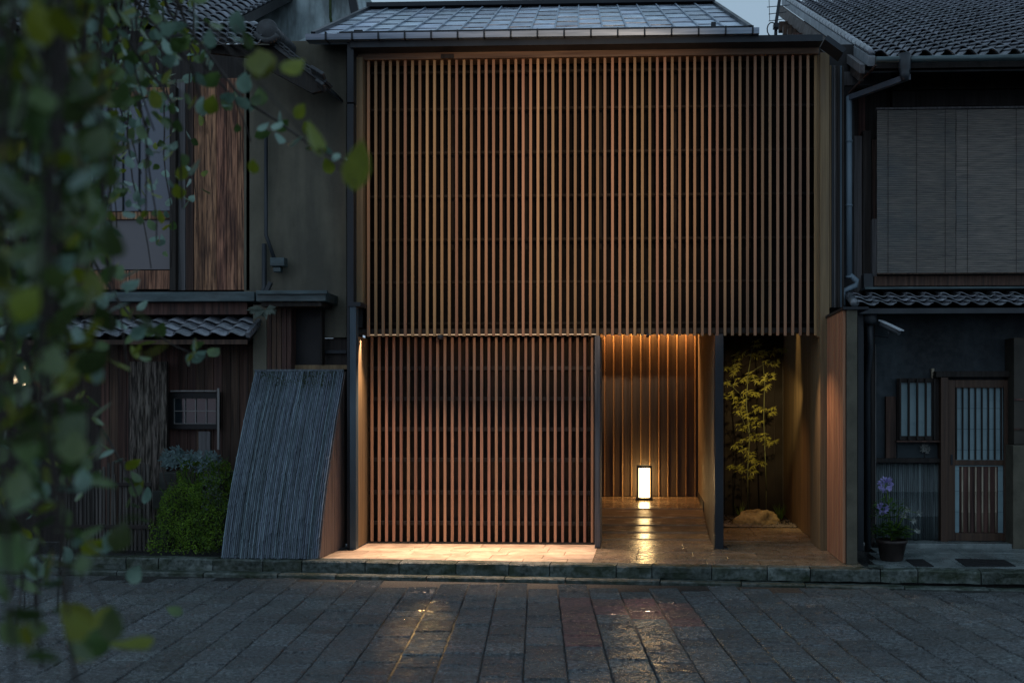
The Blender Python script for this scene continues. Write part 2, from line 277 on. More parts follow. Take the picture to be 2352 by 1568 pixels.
def part(name, mb, mat, parent=None, bevel=0.0):
    me = mb.mesh(name, mat); recalc(me)
    o = place(name, me, parent)
    if bevel:
        md = o.modifiers.new('bevel', 'BEVEL'); md.width = bevel; md.segments = 2; md.limit_method = 'ANGLE'
    return o
def bx(name, mat, parent, x0, x1, y0, y1, z0, z1, bevel=0.003):
    return part(name, MB().box(x0, x1, y0, y1, z0, z1), mat, parent, bevel)
def tag(o, label=None, cat=None, group=None, kind=None):
    if label: o['label'] = label
    if cat: o['category'] = cat
    if group: o['group'] = group
    if kind: o['kind'] = kind
    return o
def thing(name, label, cat, loc=(0, 0, 0), group=None):
    o = bpy.data.objects.new(name, None); COL.objects.link(o); o.location = loc; o.empty_display_size = 0.1
    return tag(o, label, cat, group)
def struct(name, mb, mat, bevel=0):
    return tag(part(name, mb, mat, None, bevel), kind='structure')
def rr(a, b): return random.uniform(a, b)

# ================================================================== GROUND
ZS = -0.155
def kerbY(x): return -1.13 - 0.062 * (x + 0.5)
struct('ground', MB().add([(-60, -40, ZS - .05), (60, -40, ZS - .05), (60, 60, ZS - .05), (-60, 60, ZS - .05)], [(0, 1, 2, 3)]), SOIL)
street = struct('street', MB().add([(-14, -14, ZS - .012), (12, -14, ZS - .012), (12, kerbY(12) + .1, ZS - .012), (-14, kerbY(-14) + .1, ZS - .012)], [(0, 1, 2, 3)]), JOINT)
# paving stones: columns run away from the viewer along CD, joints across along RD
CD = Vector((-0.109, 1.0, 0)); RD = Vector((1.0, 0.03, 0)); CW = 0.292
def stone_mesh(name, w, l, mat, seed):
    random.seed(seed); m = MB(); n = 4; vs = []; fs = []
    def pt(a, b, z): return RD * (a * w / 2) + CD * (b * l / 2) + Vector((0, 0, z))
    ring = []
    for (a0, b0, a1, b1) in ((-1, -1, 1, -1), (1, -1, 1, 1), (1, 1, -1, 1), (-1, 1, -1, -1)):
        for i in range(n):
            t = i / n; jx, jy = (rr(-.03, .015), rr(-.02, .01)); a = a0 + (a1 - a0) * t; b = b0 + (b1 - b0) * t
            ring.append((a * (1 + jx), b * (1 + jy)))
    k = len(ring)
    vs += [pt(a, b, -0.04) for a, b in ring] + [pt(a, b, -0.008) for a, b in ring] + [pt(a * (1 - .016 / w), b * (1 - .016 / l), rr(-.002, .001)) for a, b in ring] + [pt(0, 0, 0.002)]
    for r in range(2): fs += [(r * k + i, r * k + (i + 1) % k, r * k + k + (i + 1) % k, r * k + k + i) for i in range(k)]
    fs += [(2 * k + i, 2 * k + (i + 1) % k, 3 * k) for i in range(k)]
    m.add(vs, fs); return m
LENS = (0.27, 0.34, 0.43)
smesh = [[stone_mesh('s', CW - 0.007, l - 0.008, PAVE, 11 * i + j) for j in range(3)] for i, l in enumerate(LENS)]
smd = [[m.mesh('paving_stone', PAVE) for m in row] for row in smesh]
smr = [[m.mesh('paving_stone', PAVER) for m in row] for row in smesh]
random.seed(21)
stones = []
for c in range(-37, 29):
    base = RD * (c * CW) + Vector((0.55, 0, 0)); s = -6.4 - rr(0, .4)
    while True:
        i = random.choice((0, 1, 1, 2, 0)); l = LENS[i]; mid = base + CD * (s + l / 2); s += l
        if mid.y + l / 2 > kerbY(mid.x) - 0.17: break
        stones.append((mid, i))
vis = []
for mid, i in stones:
    u, v, d = proj((mid.x, mid.y, ZS)); inside = -60 < u < 2410 and v < 1600
    vis.append((0 if inside else 1, -v, mid, i))
vis.sort(key=lambda t: (t[0], t[1]))
restm = MB(); cnt = 0
for out, _, mid, i in vis:
    j = random.randrange(3); dz = rr(-.004, .004); rot = (R(rr(-.7, .7)), R(rr(-.7, .7)), R(rr(-.3, .3)) + random.choice((0, math.pi)))
    u, v, d = proj((mid.x, mid.y, ZS))
    if not out and cnt < 298:
        red = (1255 < u < 1345 and 1335 < v < 1490) or (1380 < u < 1600 and 1370 < v < 1430 and random.random() < .6)  # stones that carry the painted red reflection
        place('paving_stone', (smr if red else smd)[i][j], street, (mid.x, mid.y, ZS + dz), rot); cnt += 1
    else:
        e = Euler(rot); restm.add([e.to_matrix() @ Vector(p) + Vector((mid.x, mid.y, ZS + dz)) for p in smesh[i][j].v], smesh[i][j].f)
tag(part('outer_paving', restm, PAVE, street), kind='stuff')
# kerb and its lower ledge
kerb = struct('kerb', MB().add([(-12, kerbY(-12) + .05, ZS - .03), (10, kerbY(10) + .05, ZS - .03), (10, kerbY(10) + .18, -0.03), (-12, kerbY(-12) + .18, -0.03)], [(0, 1, 2, 3)]), JOINT)
x = -7.2; ka = math.atan(-0.062)
def rough_block(w, d, h, seed, nx=12, amp=0.011):
    random.seed(seed); m = MB(); prof = [(-d / 2, -h), (-d / 2, -h * .5), (-d / 2, -.014), (-d / 2 + .014, 0), (0, 0), (d / 2, 0), (d / 2, -h)]
    def f(a, b):
        i = min(int(b * (len(prof) - 1) + .001), len(prof) - 1); y, z = prof[i]; xx = (a - .5) * w
        q = Vector((xx * 6 + seed * 3.1, y * 9, z * 14)); n = noise.noise(q) * amp * 1.6
        return Vector((xx, y + n, z + noise.noise(q + Vector((9, 3, 1))) * amp))
    m.grid(f, nx, len(prof) - 1, False)
    return m
for k in range(26):
    w = (0.55, 0.42, 0.68, 0.36, 0.6)[k % 5]; cx = x + w / 2; x += w
    place('kerb_stone', rough_block(w - .008, .17, .125, k + 1).mesh('kerb_stone', KERB), kerb, (cx, kerbY(cx) + .085, 0), (0, 0, ka))
x = -7.0
for k in range(20):
    w = (0.8, 0.62, 0.95)[k % 3]; cx = x + w / 2; x += w
    place('ledge_stone', rough_block(w - .01, .15, .05, k + 50, amp=.004).mesh('ledge_stone', KERB), kerb, (cx, kerbY(cx) - .07, ZS + .035 - max(0, cx + .5) * .009), (0, 0, ka))

# terrace stones in front of the screen and the porch
terr = struct('terrace', MB().add([(-7.5, kerbY(-7.5) + .1, -.03), (6, kerbY(6) + .1, -.03), (6, 4.6, -.03), (-7.5, 4.6, -.03)], [(0, 1, 2, 3)]), JOINT)
random.seed(5)
def tile_row(x0, x1, y0, y1, z, mat, wmin, wmax, name='terrace_stone', slant=False, gap=.004):
    x = x0
    while x < x1 - .02:
        w = min(rr(wmin, wmax), x1 - x)
        if x1 - x - w < .15: w = x1 - x
        ya = y0 if not slant else kerbY(x) + .172; yb = y0 if not slant else kerbY(x + w) + .172
        m = MB(); dz = rr(-.0012, .0012); a, b = x + gap / 2, x + w - gap / 2; c = .004
        t = [(a, ya + gap / 2), (b, yb + gap / 2), (b, y1 - gap / 2), (a, y1 - gap / 2)]; ti = [(a + c, ya + gap), (b - c, yb + gap), (b - c, y1 - gap), (a + c, y1 - gap)]
        m.add([(p[0], p[1], -.04 + z) for p in t] + [(p[0], p[1], z - c) for p in t] + [(p[0], p[1], z + dz) for p in ti],
              [(0, 1, 5, 4), (1, 2, 6, 5), (2, 3, 7, 6), (3, 0, 4, 7), (4, 5, 9, 8), (5, 6, 10, 9), (6, 7, 11, 10), (7, 4, 8, 11), (8, 9, 10, 11)])
        part(name, m, mat, terr); x += w
XL = PX(819, -0.1); XS = PX(1372, 0.1); XGR = 1.97
for (ya, yb, sl) in ((0, -.72, True), (-.72, -.45, 0), (-.45, -.18, 0), (-.18, .1, 0), (.1, .5, 0)):
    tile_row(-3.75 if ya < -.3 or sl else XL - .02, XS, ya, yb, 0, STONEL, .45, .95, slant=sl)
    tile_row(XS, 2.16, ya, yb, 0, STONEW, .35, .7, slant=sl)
tile_row(XS - .4, .76, .5, .87, 0, STONEW, .5, .8)
tile_row(.86, 2.0, .5, .8, .0, STONEW, .4, .6); tile_row(.86, 1.97, .8, 1.3, .0, STONEW, .4, .6); tile_row(.86, 1.97, 1.3, 2.15, .0, STONEW, .4, .6)
for (ya, yb, z, z2) in ((.87, 1.28, .010, .035), (1.284, 1.65, .045, .083), (1.654, 2.05, .093, .138), (2.054, 2.42, .148, .214), (2.424, 3.2, .225, .228), (3.204, 4.2, .230, .240)):
    x1 = .73; m = MB().add([(-.95, ya, -.03), (x1, ya, -.03), (x1, yb, -.03), (-.95, yb, -.03), (-.95, ya, z), (x1, ya, z), (x1, yb, z2), (-.95, yb, z2)], [(0, 3, 2, 1), (4, 5, 6, 7), (0, 1, 5, 4), (1, 2, 6, 5), (2, 3, 7, 6), (3, 0, 4, 7)]); part('step_slab', m, STEPW, terr, .004)
# garden bed, gravel
struct('garden_bed', MB().grid(lambda a, b: Vector((.86 + a * 1.1, 2.15 + b * 1.5, -.01 + .05 * noise.noise(Vector((a * 4, b * 4, 0))) + .03 * b)), 16, 16), SOIL)
random.seed(9); gm = MB()
def pebble(m, c, r):
    o = [Vector((0, 0, .6)), Vector((1, 0, 0)), Vector((.2, 1, 0)), Vector((-1, .1, 0)), Vector((-.1, -1, 0)), Vector((0, 0, -.6))]
    q = Euler((0, 0, rr(0, 6)))
    m.add([Vector(c) + (q.to_matrix() @ (p * r * rr(.7, 1.2))) for p in o], [(0, 1, 2), (0, 2, 3), (0, 3, 4), (0, 4, 1), (5, 2, 1), (5, 3, 2), (5, 4, 3), (5, 1, 4)])
for k in range(1500):
    y = 2.16 + abs(random.gauss(0, .16)); pebble(gm, (rr(.87, 1.95), y, .01 + (y - 2.15) * .02), rr(.006, .015))
for k in range(500): pebble(gm, (rr(.87, 1.95), rr(2.2, 3.4), .03), rr(.006, .013))
tag(part('gravel', gm, GRAV), kind='stuff', label='pale gravel along the edge of the small courtyard garden', cat='gravel')

# ================================================================== MAIN HOUSE
H = thing('slatted_townhouse', 'narrow two storey townhouse behind a tall screen of warm cedar slats with a glowing porch', 'house', (-0.7, 0.1, 0))
YU, YLo = 0.10, 0.40                       # front faces of the upper and lower screens
ZB = PZ(1300, 771, YU); ZT = PZ(1300, 131, YU)
XA = PX(843, YU); XZ = PX(1876, YU)
PITCH = 0.0848
slat = chamfer_box(.031, .030, 1.0, .003); slat_me = slat.mesh('slat', SLATM); recalc(slat_me)
slat_r = slat.mesh('slat', REDM); recalc(slat_r)
n = int(round((XZ - XA) / PITCH)); random.seed(3)
for k in range(n + 1):
    x = XA + .01 + k * (XZ - XA - .02) / n
    place('slat', slat_me, H, (x + rr(-.0012, .0012), YU + .03, ZB + rr(-.002, .002)), scl=(1, 1, ZT - ZB + .01))
for v in (164, 249, 349, 449, 549, 647, 742):
    z = PZ(1300, v, YU + .1); bx('rail', RAILM, H, XA - .02, XZ + .02, YU + .075, YU + .115, z - .014, z + .014)
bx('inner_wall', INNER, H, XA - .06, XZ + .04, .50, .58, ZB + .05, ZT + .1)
# dark windows behind the upper screen
xx = XA + .05; kk = 0
while xx < XZ - .2:
    w = .86; bx('window_frame', RAILM, H, xx, xx + .05, .42, .498, ZB + .08, ZT + .05)
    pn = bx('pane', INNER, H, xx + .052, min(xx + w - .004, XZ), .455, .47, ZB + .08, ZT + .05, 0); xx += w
bx('soffit', DARKW, H, XA - .12, XS, .17, .62, ZB + .03, ZB + .09)
bx('soffit', DARKW, H, XS + .002, XZ + .05, .17, .34, ZB + .03, ZB + .09)
bx('porch_ceiling', DARKW, H, xpL - .06 if 0 else -1.01, .86, .345, 4.2, 2.90, 2.96)
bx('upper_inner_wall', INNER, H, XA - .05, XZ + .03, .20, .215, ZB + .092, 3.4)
m = MB(); m.box(XA, XS, .185, .215, ZB + .018, ZB + .028); part('light_strip', m, LEDM, H)
part('helper_spot_case', MB().lathe([(0, 0), (.035, 0), (.035, .05), (0, .05)], (-2.38, .12, 2.37), 16), STEEL, H)  # added case for the made-up spot behind the amber streak
part('helper_spot_case', MB().lathe([(0, 0), (.014, 0), (.014, .05), (0, .05)], (-.02, .12, 2.385), 16), STEEL, H)  # added case for the spot that imitates the lantern's reflection
# header beam, eave board, roof edge
zb0, zb1 = PZ(1300, 130, YU - .05), PZ(1300, 101, YU - .05)
bx('header_beam', BEAMM, H, PX(817, .05), PX(1882, .05), YU - .03, YU + .20, zb0, zb1, .004)
bx('header_block', DARKW, H, PX(1012, .05), PX(1042, .05), YU - .045, YU - .031, zb0, PZ(1300, 120, YU - .05))
bx('eave_board', STEEL, H, PX(797, -.25), PX(1894, -.25), -.13, .45, zb1 + .003, PZ(1300, 92, -.28), .003)
part('eave_trim', MB().bar(P(1892, 96, -.2), P(1934, 127, -.2), .22, .06, (0, .1, 1)), STEEL, H)
# roof
YE, YR = 0.05, 3.15
ze, zr = PZ(1200, 76, YE), PZ(1200, 17, YR)
xe0, xe1 = PX(722, YE), PX(1722, YE); xr0, xr1 = PX(850, YR), PX(1638, YR)
def roofp(a, b, lift=0.0):
    xe = xe0 + a * (xe1 - xe0); xr = xr0 + a * (xr1 - xr0)
    nrm = Vector((0, -(zr - ze), YR - YE)).normalized()
    return Vector((xe + (xr - xe) * b, YE + b * (YR - YE), ze + b * (zr - ze))) + nrm * lift
part('roof_deck', MB().prism([roofp(0, 0), roofp(1, 0), roofp(1, 1), roofp(0, 1)], (0, 0, -.10)), STEEL, H)
NC, NR = 18, 6
for c in range(NC):
    for r in range(-1, NR):
        off = .5 if c % 2 else 0
        b0, b1 = max(0, (r + off) / NR), min(1, (r + 1 + off) / NR)
        if b1 - b0 < .02: continue
        a0, a1 = (c + .03) / NC, (c + .97) / NC
        q = [roofp(a0, b0 + .004, .004 + .010), roofp(a1, b0 + .004, .014), roofp(a1, b1 - .004, .005), roofp(a0, b1 - .004, .005)]
        nrm = (q[1] - q[0]).cross(q[3] - q[0]).normalized()
        part('roof_panel', MB().prism(q, -nrm * .010), ROOFM, H)
for c in range(NC + 1):
    part('roof_seam', MB().bar(roofp(c / NC, 0, .016), roofp(c / NC, 1, .016), .018, .028, (0, -.4, 1)), GUTM, H)
part('ridge_cap', MB().bar(roofp(-.004, 1, .03), roofp(1.004, 1, .03), .22, .06), STEEL, H)
for a, nm in ((0, 1), (1, 2)): part('verge_trim', MB().bar(roofp(a, -.01, .0), roofp(a, 1, .0), .05, .10, (0, -.4, 1)), STEEL, H)
zg0, zg1 = PZ(1200, 90, -.12), PZ(1200, 77, -.12)
xg0, xg1 = PX(708, -.1), PX(1742, -.1)
part('gutter', MB().prism([(xg0, -.20, zg1), (xg0, -.19, zg0), (xg0, -.06, zg0), (xg0, -.05, zg1), (xg0, -.065, zg1), (xg0, -.075, zg0 + .015), (xg0, -.175, zg0 + .015), (xg0, -.185, zg1)], (xg1 - xg0, 0, 0)), GUTM, H)
for k in range(17):
    x = xg0 + .22 + k * (xg1 - xg0 - .3) / 16; bx('gutter_bracket', STEEL, H, x, x + .018, -.212, -.045, zg0 - .006, zg1 + .02)
bx('snow_guard', STEEL, H, PX(780, -.02), PX(1720, -.02), -.04, -.01, PZ(1200, 74.5, -.02), PZ(1200, 68, -.02))
bx('guard_post', STEEL, H, PX(1633, -.02), PX(1644, -.02), -.06, 0.0, PZ(1200, 82, -.02), PZ(1200, 60, -.02))
# left edge: upper boards, blue-grey column, reveal
xc0, xc1 = PX(797, -.1), PX(812, -.1)
zj = PZ(800, 237, -.1)
bx('upper_column', STEEL, H, xc0, xc1, -.10, .3, PZ(800, 705, -.1), zj - .008)
bx('upper_column', STEEL, H, xc0, xc1, -.10, .3, zj + .008, PZ(800, 97, -.1))
bx('edge_board', OCHRE, H, PX(816, .02), PX(833, .02), .02, .3, PZ(820, 697, .02), PZ(820, 131, .02))
bx('lower_column', BLUEST, H, PX(803, -.12), PX(817.5, -.12), -.12, -.02, 0, PZ(800, 702, -.12))
bx('column_side', STEEL, H, PX(797, -.09), PX(802.5, -.09), -.09, -.02, 0, PZ(800, 702, -.12))
bx('column_cap', STEEL, H, PX(801, -.14), PX(828, -.14), -.14, .1, PZ(800, 704, -.12), PZ(800, 694, -.12))
bx('reveal_board', OCHRE, H, PX(817.5, -.02) - .10, PX(817.5, -.02), -.018, .55, 0, ZB)
# lower screen
xl0, xl1 = PX(853, YLo), PX(1360, YLo); zl0 = PZ(1100, 1244, YLo); nl = 30
for k in range(nl + 1):
    x = xl0 + k * (xl1 - xl0) / nl
    place('slat', slat_r, H, (x, YLo + .03, zl0), scl=(1, 1, ZB - zl0 + .02))
for v in (845, 915, 985, 1055, 1130, 1200):
    z = PZ(1100, v, YLo + .1); bx('rail', DARKW, H, xl0 - .05, xl1 + .05, YLo + .065, YLo + .10, z - .025, z + .02)
xx = xl0 - .06
while xx < xl1 + .05:
    w = .2; bx('backing_board', BACKM, H, xx + .002, min(xx + w - .002, xl1 + .06), YLo + .16, YLo + .19, .01, ZB + .03, .002); xx += w
bx('plinth', BLACK, H, xl0 - .06, xl1 + .04, YLo + .01, YLo + .15, 0, zl0 - .01)
bx('porch_post', GREYW, H, PX(1366, .1), PX(1378, .1), .1, .62, 0.012, ZB, .004)
bx('post_foot', STEEL, H, PX(1365.5, .1), PX(1379, .1), .095, .2, 0, .012)
# porch
xpL = -.95
bx('porch_side_wall', DARKW, H, xpL - .06, xpL, .6, 4.2, 0, 2.9)
bx('rear_wall', DARKW, H, xpL - .06, .86, 4.06, 4.14, 0, 3.0)
zc = 2.72
random.seed(4)
xb = xpL; bw = .1365
while xb < .73:
    bx('wall_board', PORCHW, H, xb + .012, xb + bw - .012, 4.045, 4.06, .245, 2.9, .002)
    bx('wall_batten', PORCHB, H, xb - .009, xb + .009, 4.006, 4.06, .245, 2.9, .003); xb += bw
bx('porch_wall', PORCHP, H, .735, .85, .30, 4.06, 0, 2.9)
bx('skirting', DARKW, H, .722, .734, 2.3, 4.0, .15, .32)
bx('porch_column', STEEL, H, PX(1642, .13), PX(1662, .13), .13, .30, 0, ZB + .02, .004)
bx('column_base', STEEL, H, PX(1640, .11), PX(1672, .11), .10, .32, 0, .010)
# garden court walls
bx('court_wall', OCHRE, H, XGR, XGR + .07, .86, 4.2, 0, ZB + .9)
bx('court_post', BLUEST, H, PX(1869, .78), PX(1881, .78), .78, .86, 0, ZB + .02, .003)
bx('court_rear_wall', DARKW, H, .86, 2.0, 3.72, 3.8, 0, 3.4)
for k in range(9): bx('court_board', RAILM, H, .865 + k * .122, .98 + k * .122, 3.69, 3.715, 0, 3.3, .003)
bx('red_reflection_box', REDM, H, .86, 1.06, 3.3, 3.6, .50, .74, .004)  # added box; its red stands in for a reflection in window glass
# right corner posts and side cladding
bx('corner_post', OCHRE, H, PX(1884, .04), PX(1905, .04), .04, .75, 0, zb0 - .0, .003)
bx('corner_inner_post', OCHRE, H, PX(1877, .10), PX(1883.6, .10), .10, .2, ZB - .02, zb0 - .004, .002)
for k in range(7):
    bx('cladding_strip', (OCHRE, STEEL, GREYW, DARKW, DARKW, BLUEST, DARKW)[k], H, PX(1905.5 + k * 5, .12), PX(1909.5 + k * 5, .12), .12 + k * .004, .35, PZ(1920, 706, .12), PZ(1920, 150, .12), .002)
bx('side_wall', BLACK, H, PX(1905, .36), PX(1905, .36) + .28, .36, 5.0, 0, zb0 + .2)
bx('left_side_wall', BLACK, H, XA - .16, XA - .06, .12, 5.0, ZB + .10, ZT + .35)
bx('left_side_wall', BLACK, H, XA - .16, XA - .06, .60, 5.0, 0, ZB + .098)
bx('back_wall', BLACK, H, XA - .16, XZ + .2, 4.9, 5.0, 0, ZT)
bx('attic_wall', BLACK, H, XA - .1, XZ + .1, .5, 2.8, ZT + .1, ze - .02)
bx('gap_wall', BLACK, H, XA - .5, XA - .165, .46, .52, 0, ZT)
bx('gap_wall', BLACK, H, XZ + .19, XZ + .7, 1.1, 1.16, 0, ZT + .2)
# reddish fin wall
f0, f1 = G(1944, 1295), G(1907, 1266); xf = (f0.x + f1.x) / 2; zf = PZ(1944, 712, f0.y)
FINM = M('fin_cedar', (0.50, 0.25, 0.14), (0.34, 0.15, 0.08), VG, 6, (0.5, 0.7), rand=0.12)
fin = bx('fin_wall', DARKW, H, xf, xf + .10, f0.y, .03, 0, zf, .003)
for k in range(10):
    y = f0.y + .02 + k * (f1.y + .05 - f0.y) / 10; bx('fin_batten', FINM, fin, xf - .03, xf - .0005, y, y + .072, .004, zf - .004, .003)
bx('fin_end', SAND, fin, xf + .003, xf + .11, f0.y - .016, f0.y - .001, 0, zf, .003)
bx('fin_cap', STEEL, fin, xf - .04, xf + .22, f0.y - .04, .05, zf + .001, zf + .03, .003)

# olive wing wall on the left and its small canopy
W = thing('wing_wall', 'tall olive plaster wing wall between the slatted townhouse and the old wooden house', 'wall', (-4.0, .3, 0))
bx('plaster_panel', PLAS, W, PX(560, .3), PX(796, .3), .3, .42, PZ(700, 775, .3), PZ(700, 94, .3), .004)
bx('lower_board', DARKW, W, PX(640, .36), PX(797, .36), .36, .45, 0, PZ(700, 777, .36))
bx('sill_board', STEEL, W, PX(735, .33), PX(797, .33), .31, .36, PZ(760, 812, .33), PZ(760, 804, .33))
bx('ochre_rail', OCHRE, W, PX(668, .25), PX(797, .25), .25, .35, PZ(700, 848, .25), PZ(700, 838, .25))
bx('plaster_column', PLAS, W, PX(581, .1), PX(612, .1), .1, .4, 0, PZ(600, 700, .1))
for k in range(5): bx('cladding_board', OLDD, W, PX(613 + k * 11, .1), PX(623 + k * 11, .1), .105 + k * .004, .3, 0, PZ(640, 700, .1), .003)
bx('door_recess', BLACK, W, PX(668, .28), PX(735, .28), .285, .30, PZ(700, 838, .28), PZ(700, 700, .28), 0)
bx('recess_frame', DARKW, W, PX(735, .2), PX(740, .2), .2, .3, PZ(700, 838, .28), PZ(700, 700, .28))
cz0, cz1 = PZ(700, 692, -.15), PZ(700, 670, -.15)
c_ = bx('canopy', TEAL, W, PX(588, -.15), PX(748, -.15), -.15, .3, cz0, cz1, .008)
bx('canopy_lip', TEAL, c_, PX(588, -.18), PX(752, -.18), -.19, -.152, cz1 - .03, cz1 + .012, .004)
bx('canopy_underboard', DARKW, c_, PX(600, -.1), PX(738, -.1), -.1, .28, cz0 - .05, cz0 - .002)

# ================================================================== CONCRETE BUILDING BEHIND
Bc = thing('concrete_building', 'weathered blue grey concrete gable rising behind the roofs at the upper left', 'building', PX(700, 3.6) and (PX(700, 3.6), 3.6, 0))
q = [P(560, -80, 3.6), P(796, -80, 3.6), P(816, 38, 3.6), P(700, 100, 3.6), P(560, 180, 3.6)]
part('gable_wall', MB().prism(q, (0, 1.8, 0)), CONC, Bc)
part('coping', MB().bar(P(794, -82, 3.55), P(818, 40, 3.55), .12, .07, (0, 1, 0)), STEEL, Bc)
part('flashing', MB().bar(P(815, 48, 3.5), P(690, 112, 3.5), .16, .14, (0, 1, 0)), M('pale_render', (.6, .7, .75), (.45, .55, .58), (3, 3, 3), 6), Bc)
part('drain_pipe', MB().tube([P(758, -60, 3.52), P(759, 40, 3.52), P(768, 84, 3.5)], .02, 8), MOSS, Bc)

# ================================================================== TILES
def kawara(w=.24, l=.26, t=.016, amp=.040, name='roof_tile', mat=TILE):
    # S-shaped pan tile; x across, y up the slope, z normal; bottom front edge at y=0
    m = MB(); N = 10
    def zp(a): return amp * math.cos(a * 2 * math.pi * .92 - .9) * (1.15 if a > .7 else 1) + (.006 if a > .85 else 0)
    top = [(a / N, zp(a / N)) for a in range(N + 1)]
    vs = []
    for y in (0, l):
        lift = .046 if y == 0 else 0
        vs += [(a * w * 1.02, y, z + lift) for a, z in top] + [(a * w * 1.02, y, z + lift - t) for a, z in top]
    k = N + 1; fs = []
    for i in range(N):
        fs.append((i, i + 1, 2 * k + i + 1, 2 * k + i)); fs.append((k + i, 3 * k + i, 3 * k + i + 1, k + i + 1)); fs.append((i, k + i, k + i + 1, i + 1))
    fs += [(0, 2 * k, 3 * k, k), (N, k + N, 3 * k + N, 2 * k + N)]
    return m.add(vs, fs, False)
km = kawara(); kme = km.mesh('roof_tile', TILE); recalc(kme); kme.polygons.foreach_set('use_smooth', [True] * len(kme.polygons))
for e in kme.edges: pass
kf = kawara(amp=.024); kfe = kf.mesh('roof_tile', TILE); recalc(kfe); kfe.polygons.foreach_set('use_smooth', [True] * len(kfe.polygons))
def tile_roof(parent, x0, y0, z0, cols, rows, ang, w=.235, row=.205, scl=1.0, rz=0.0, limit=None, cap=290, ys=1.0, me=None):
    q = Euler((ang, 0, rz)).to_matrix(); placed = 0; rest = MB()
    for r in range(rows):
        for c in range(cols):
            p = Vector((x0, y0, z0)) + q @ Vector((c * w * scl, r * row * scl, 0)) 
            if limit and not limit(p): continue
            placed += 1
            if placed <= cap: place('roof_tile', me or kme, parent, p + Vector((0, 0, rr(-.003, .003))), (ang + R(rr(-.6, .6)), 0, rz + R(rr(-.7, .7))), (scl, scl * ys, scl))
            else: rest.add([p + q @ Vector((v[0] * scl, v[1] * scl * ys, v[2] * scl)) for v in km.v], km.f, True)
    if rest.v: tag(part('far_tiles', rest, TILE, parent), kind='stuff')
    return placed

# ================================================================== RIGHT HOUSE
HR = thing('tiled_townhouse', 'dark old townhouse with a grey tiled roof, reed blinds upstairs and a lattice sliding door', 'house', (3.4, .6, 0))
YW = .62; XR0 = PX(1950, YW); XR1 = 6.6
bx('wall', NAVY, HR, PX(1990, YW), XR1, YW, YW + .2, 0, PZ(2200, 705, YW), 0)
bx('upper_wall', DARKW, HR, PX(1957, YW), XR1, YW, YW + .2, PZ(2200, 704, YW), PZ(2200, 150, YW), 0)
bx('side_wall', BLACK, HR, PX(1940, YW), PX(1957, YW), YW + .02, 6, 0, PZ(2200, 150, YW), 0)
# main roof
ANG = R(25.5); ye = -.42; ep = P(2012, 128, ye); eave_x = ep.x; eave_z = ep.z
random.seed(12)
ntile = tile_roof(HR, eave_x, ye, eave_z - .02, 20, 30, ANG, row=.255, ys=1.22, limit=lambda p: proj(p)[0] < 2440 and proj(p)[1] > -60)
q = Euler((ANG, 0, 0)).to_matrix()
def rp(x, s, n=0): return Vector((eave_x, ye, eave_z)) + q @ Vector((x, s, n))
part('roof_deck', MB().prism([rp(-.02, .03, -.06), rp(6, .03, -.06), rp(6, 8, -.06), rp(-.02, 8, -.06)], (0, 0, -.08)), DARKW, HR)
part('verge_board', MB().bar(rp(-.05, -.05, -.05), rp(-.05, 8, -.05), .07, .10, (0, -.4, 1)), M('pale_verge', (.30, .33, .36), (.18, .2, .22), (6, 6, 6), 6, (.5, .7)), HR)
for k in range(32):
    c0 = rp(-.04, k * .25, .02); o = part('verge_tile', MB().lathe([(.0, 0), (.032, .0), (.038, .28), (.0, .28)], (0, 0, 0), 12), TILE, HR)
    o.location = c0 - world_loc(HR); o.rotation_euler = (ANG - R(90) + R(3), 0, 0)
part('barge_board', MB().bar(rp(-.10, .15, -.20), rp(-.10, 8, -.20), .05, .17, (0, -.4, 1)), M('barge_timber', (.105, .08, .068), (.045, .033, .028), (8, 3, 20), 7, (.6, .8), .3), HR)
part('roof_end_board', MB().bar(rp(-.14, -.05, -.13), rp(-.14, 1.1, -.13), .05, .09, (0, -.4, 1)), GREYW, HR)
for k in range(11):
    a = rp(-.16, .75 + k * .6, -.34); part('purlin', MB().box(a.x - .10, a.x + .5, a.y - .06, a.y + .06, a.z - .1, a.z + .06), GREYW if k < 2 else OLDD, HR, .005)
for k in range(4):
    a = rp(.0, 1.0 + k * .55, -.3); bx('gable_post', OLDD, HR, a.x + .02, a.x + .10, a.y, a.y + .09, 4.6, a.z, .003)
part('soffit', MB().prism([rp(-.1, .02, -.16), rp(4, .02, -.16), rp(4, 1.3, -.16), rp(-.1, 1.3, -.16)], (0, 0, -.02)), BLACK, HR)
# gutter and hopper
gy = ye - .06
g0, g1 = P(2012, 138, gy), P(2440, 131, gy)
part('gutter', MB().tube([g0, g1], .035, 12), TEAL, HR)
hx0, hx1 = PX(2066, gy), PX(2090, gy)
hp = MB(); zt, zm, zb_ = PZ(2078, 125, gy), PZ(2078, 168, gy), PZ(2078, 186, gy)
hp.lathe([(.0, zt), (.068, zt), (.066, zm + .05), (.052, zm), (.056, zm - .01), (.036, zb_), (0, zb_)], ((hx0 + hx1) / 2, gy, 0), 16)
part('rain_hopper', hp, PIPED, HR)
dp = M('slate_pipe', (.085, .10, .125), (.055, .065, .085), (5, 5, 5), 4, (.35, .5))
part('slanting_pipe', MB().bar(P(2088, 176, gy), P(1950, 226, .2), .055, .06), dp, HR)
part('brace', MB().bar(P(2012, 150, gy), P(1951, 214, .2), .02, .02), OLDD, HR)
part('downpipe', MB().tube([P(1950, 222, .2), P(1950, 634, .2)], .034, 12).tube([P(1950, 630, .2), P(1968, 645, .2), P(1966, 655, .2), P(1937, 668, .2), P(1937, 704, .18)], .031, 12), PIPEM, HR)
for v in (322, 470, 634): part('pipe_collar', MB().tube([P(1950, v, .2), P(1950, v + 5, .2)], .040, 12), PIPEM, HR)
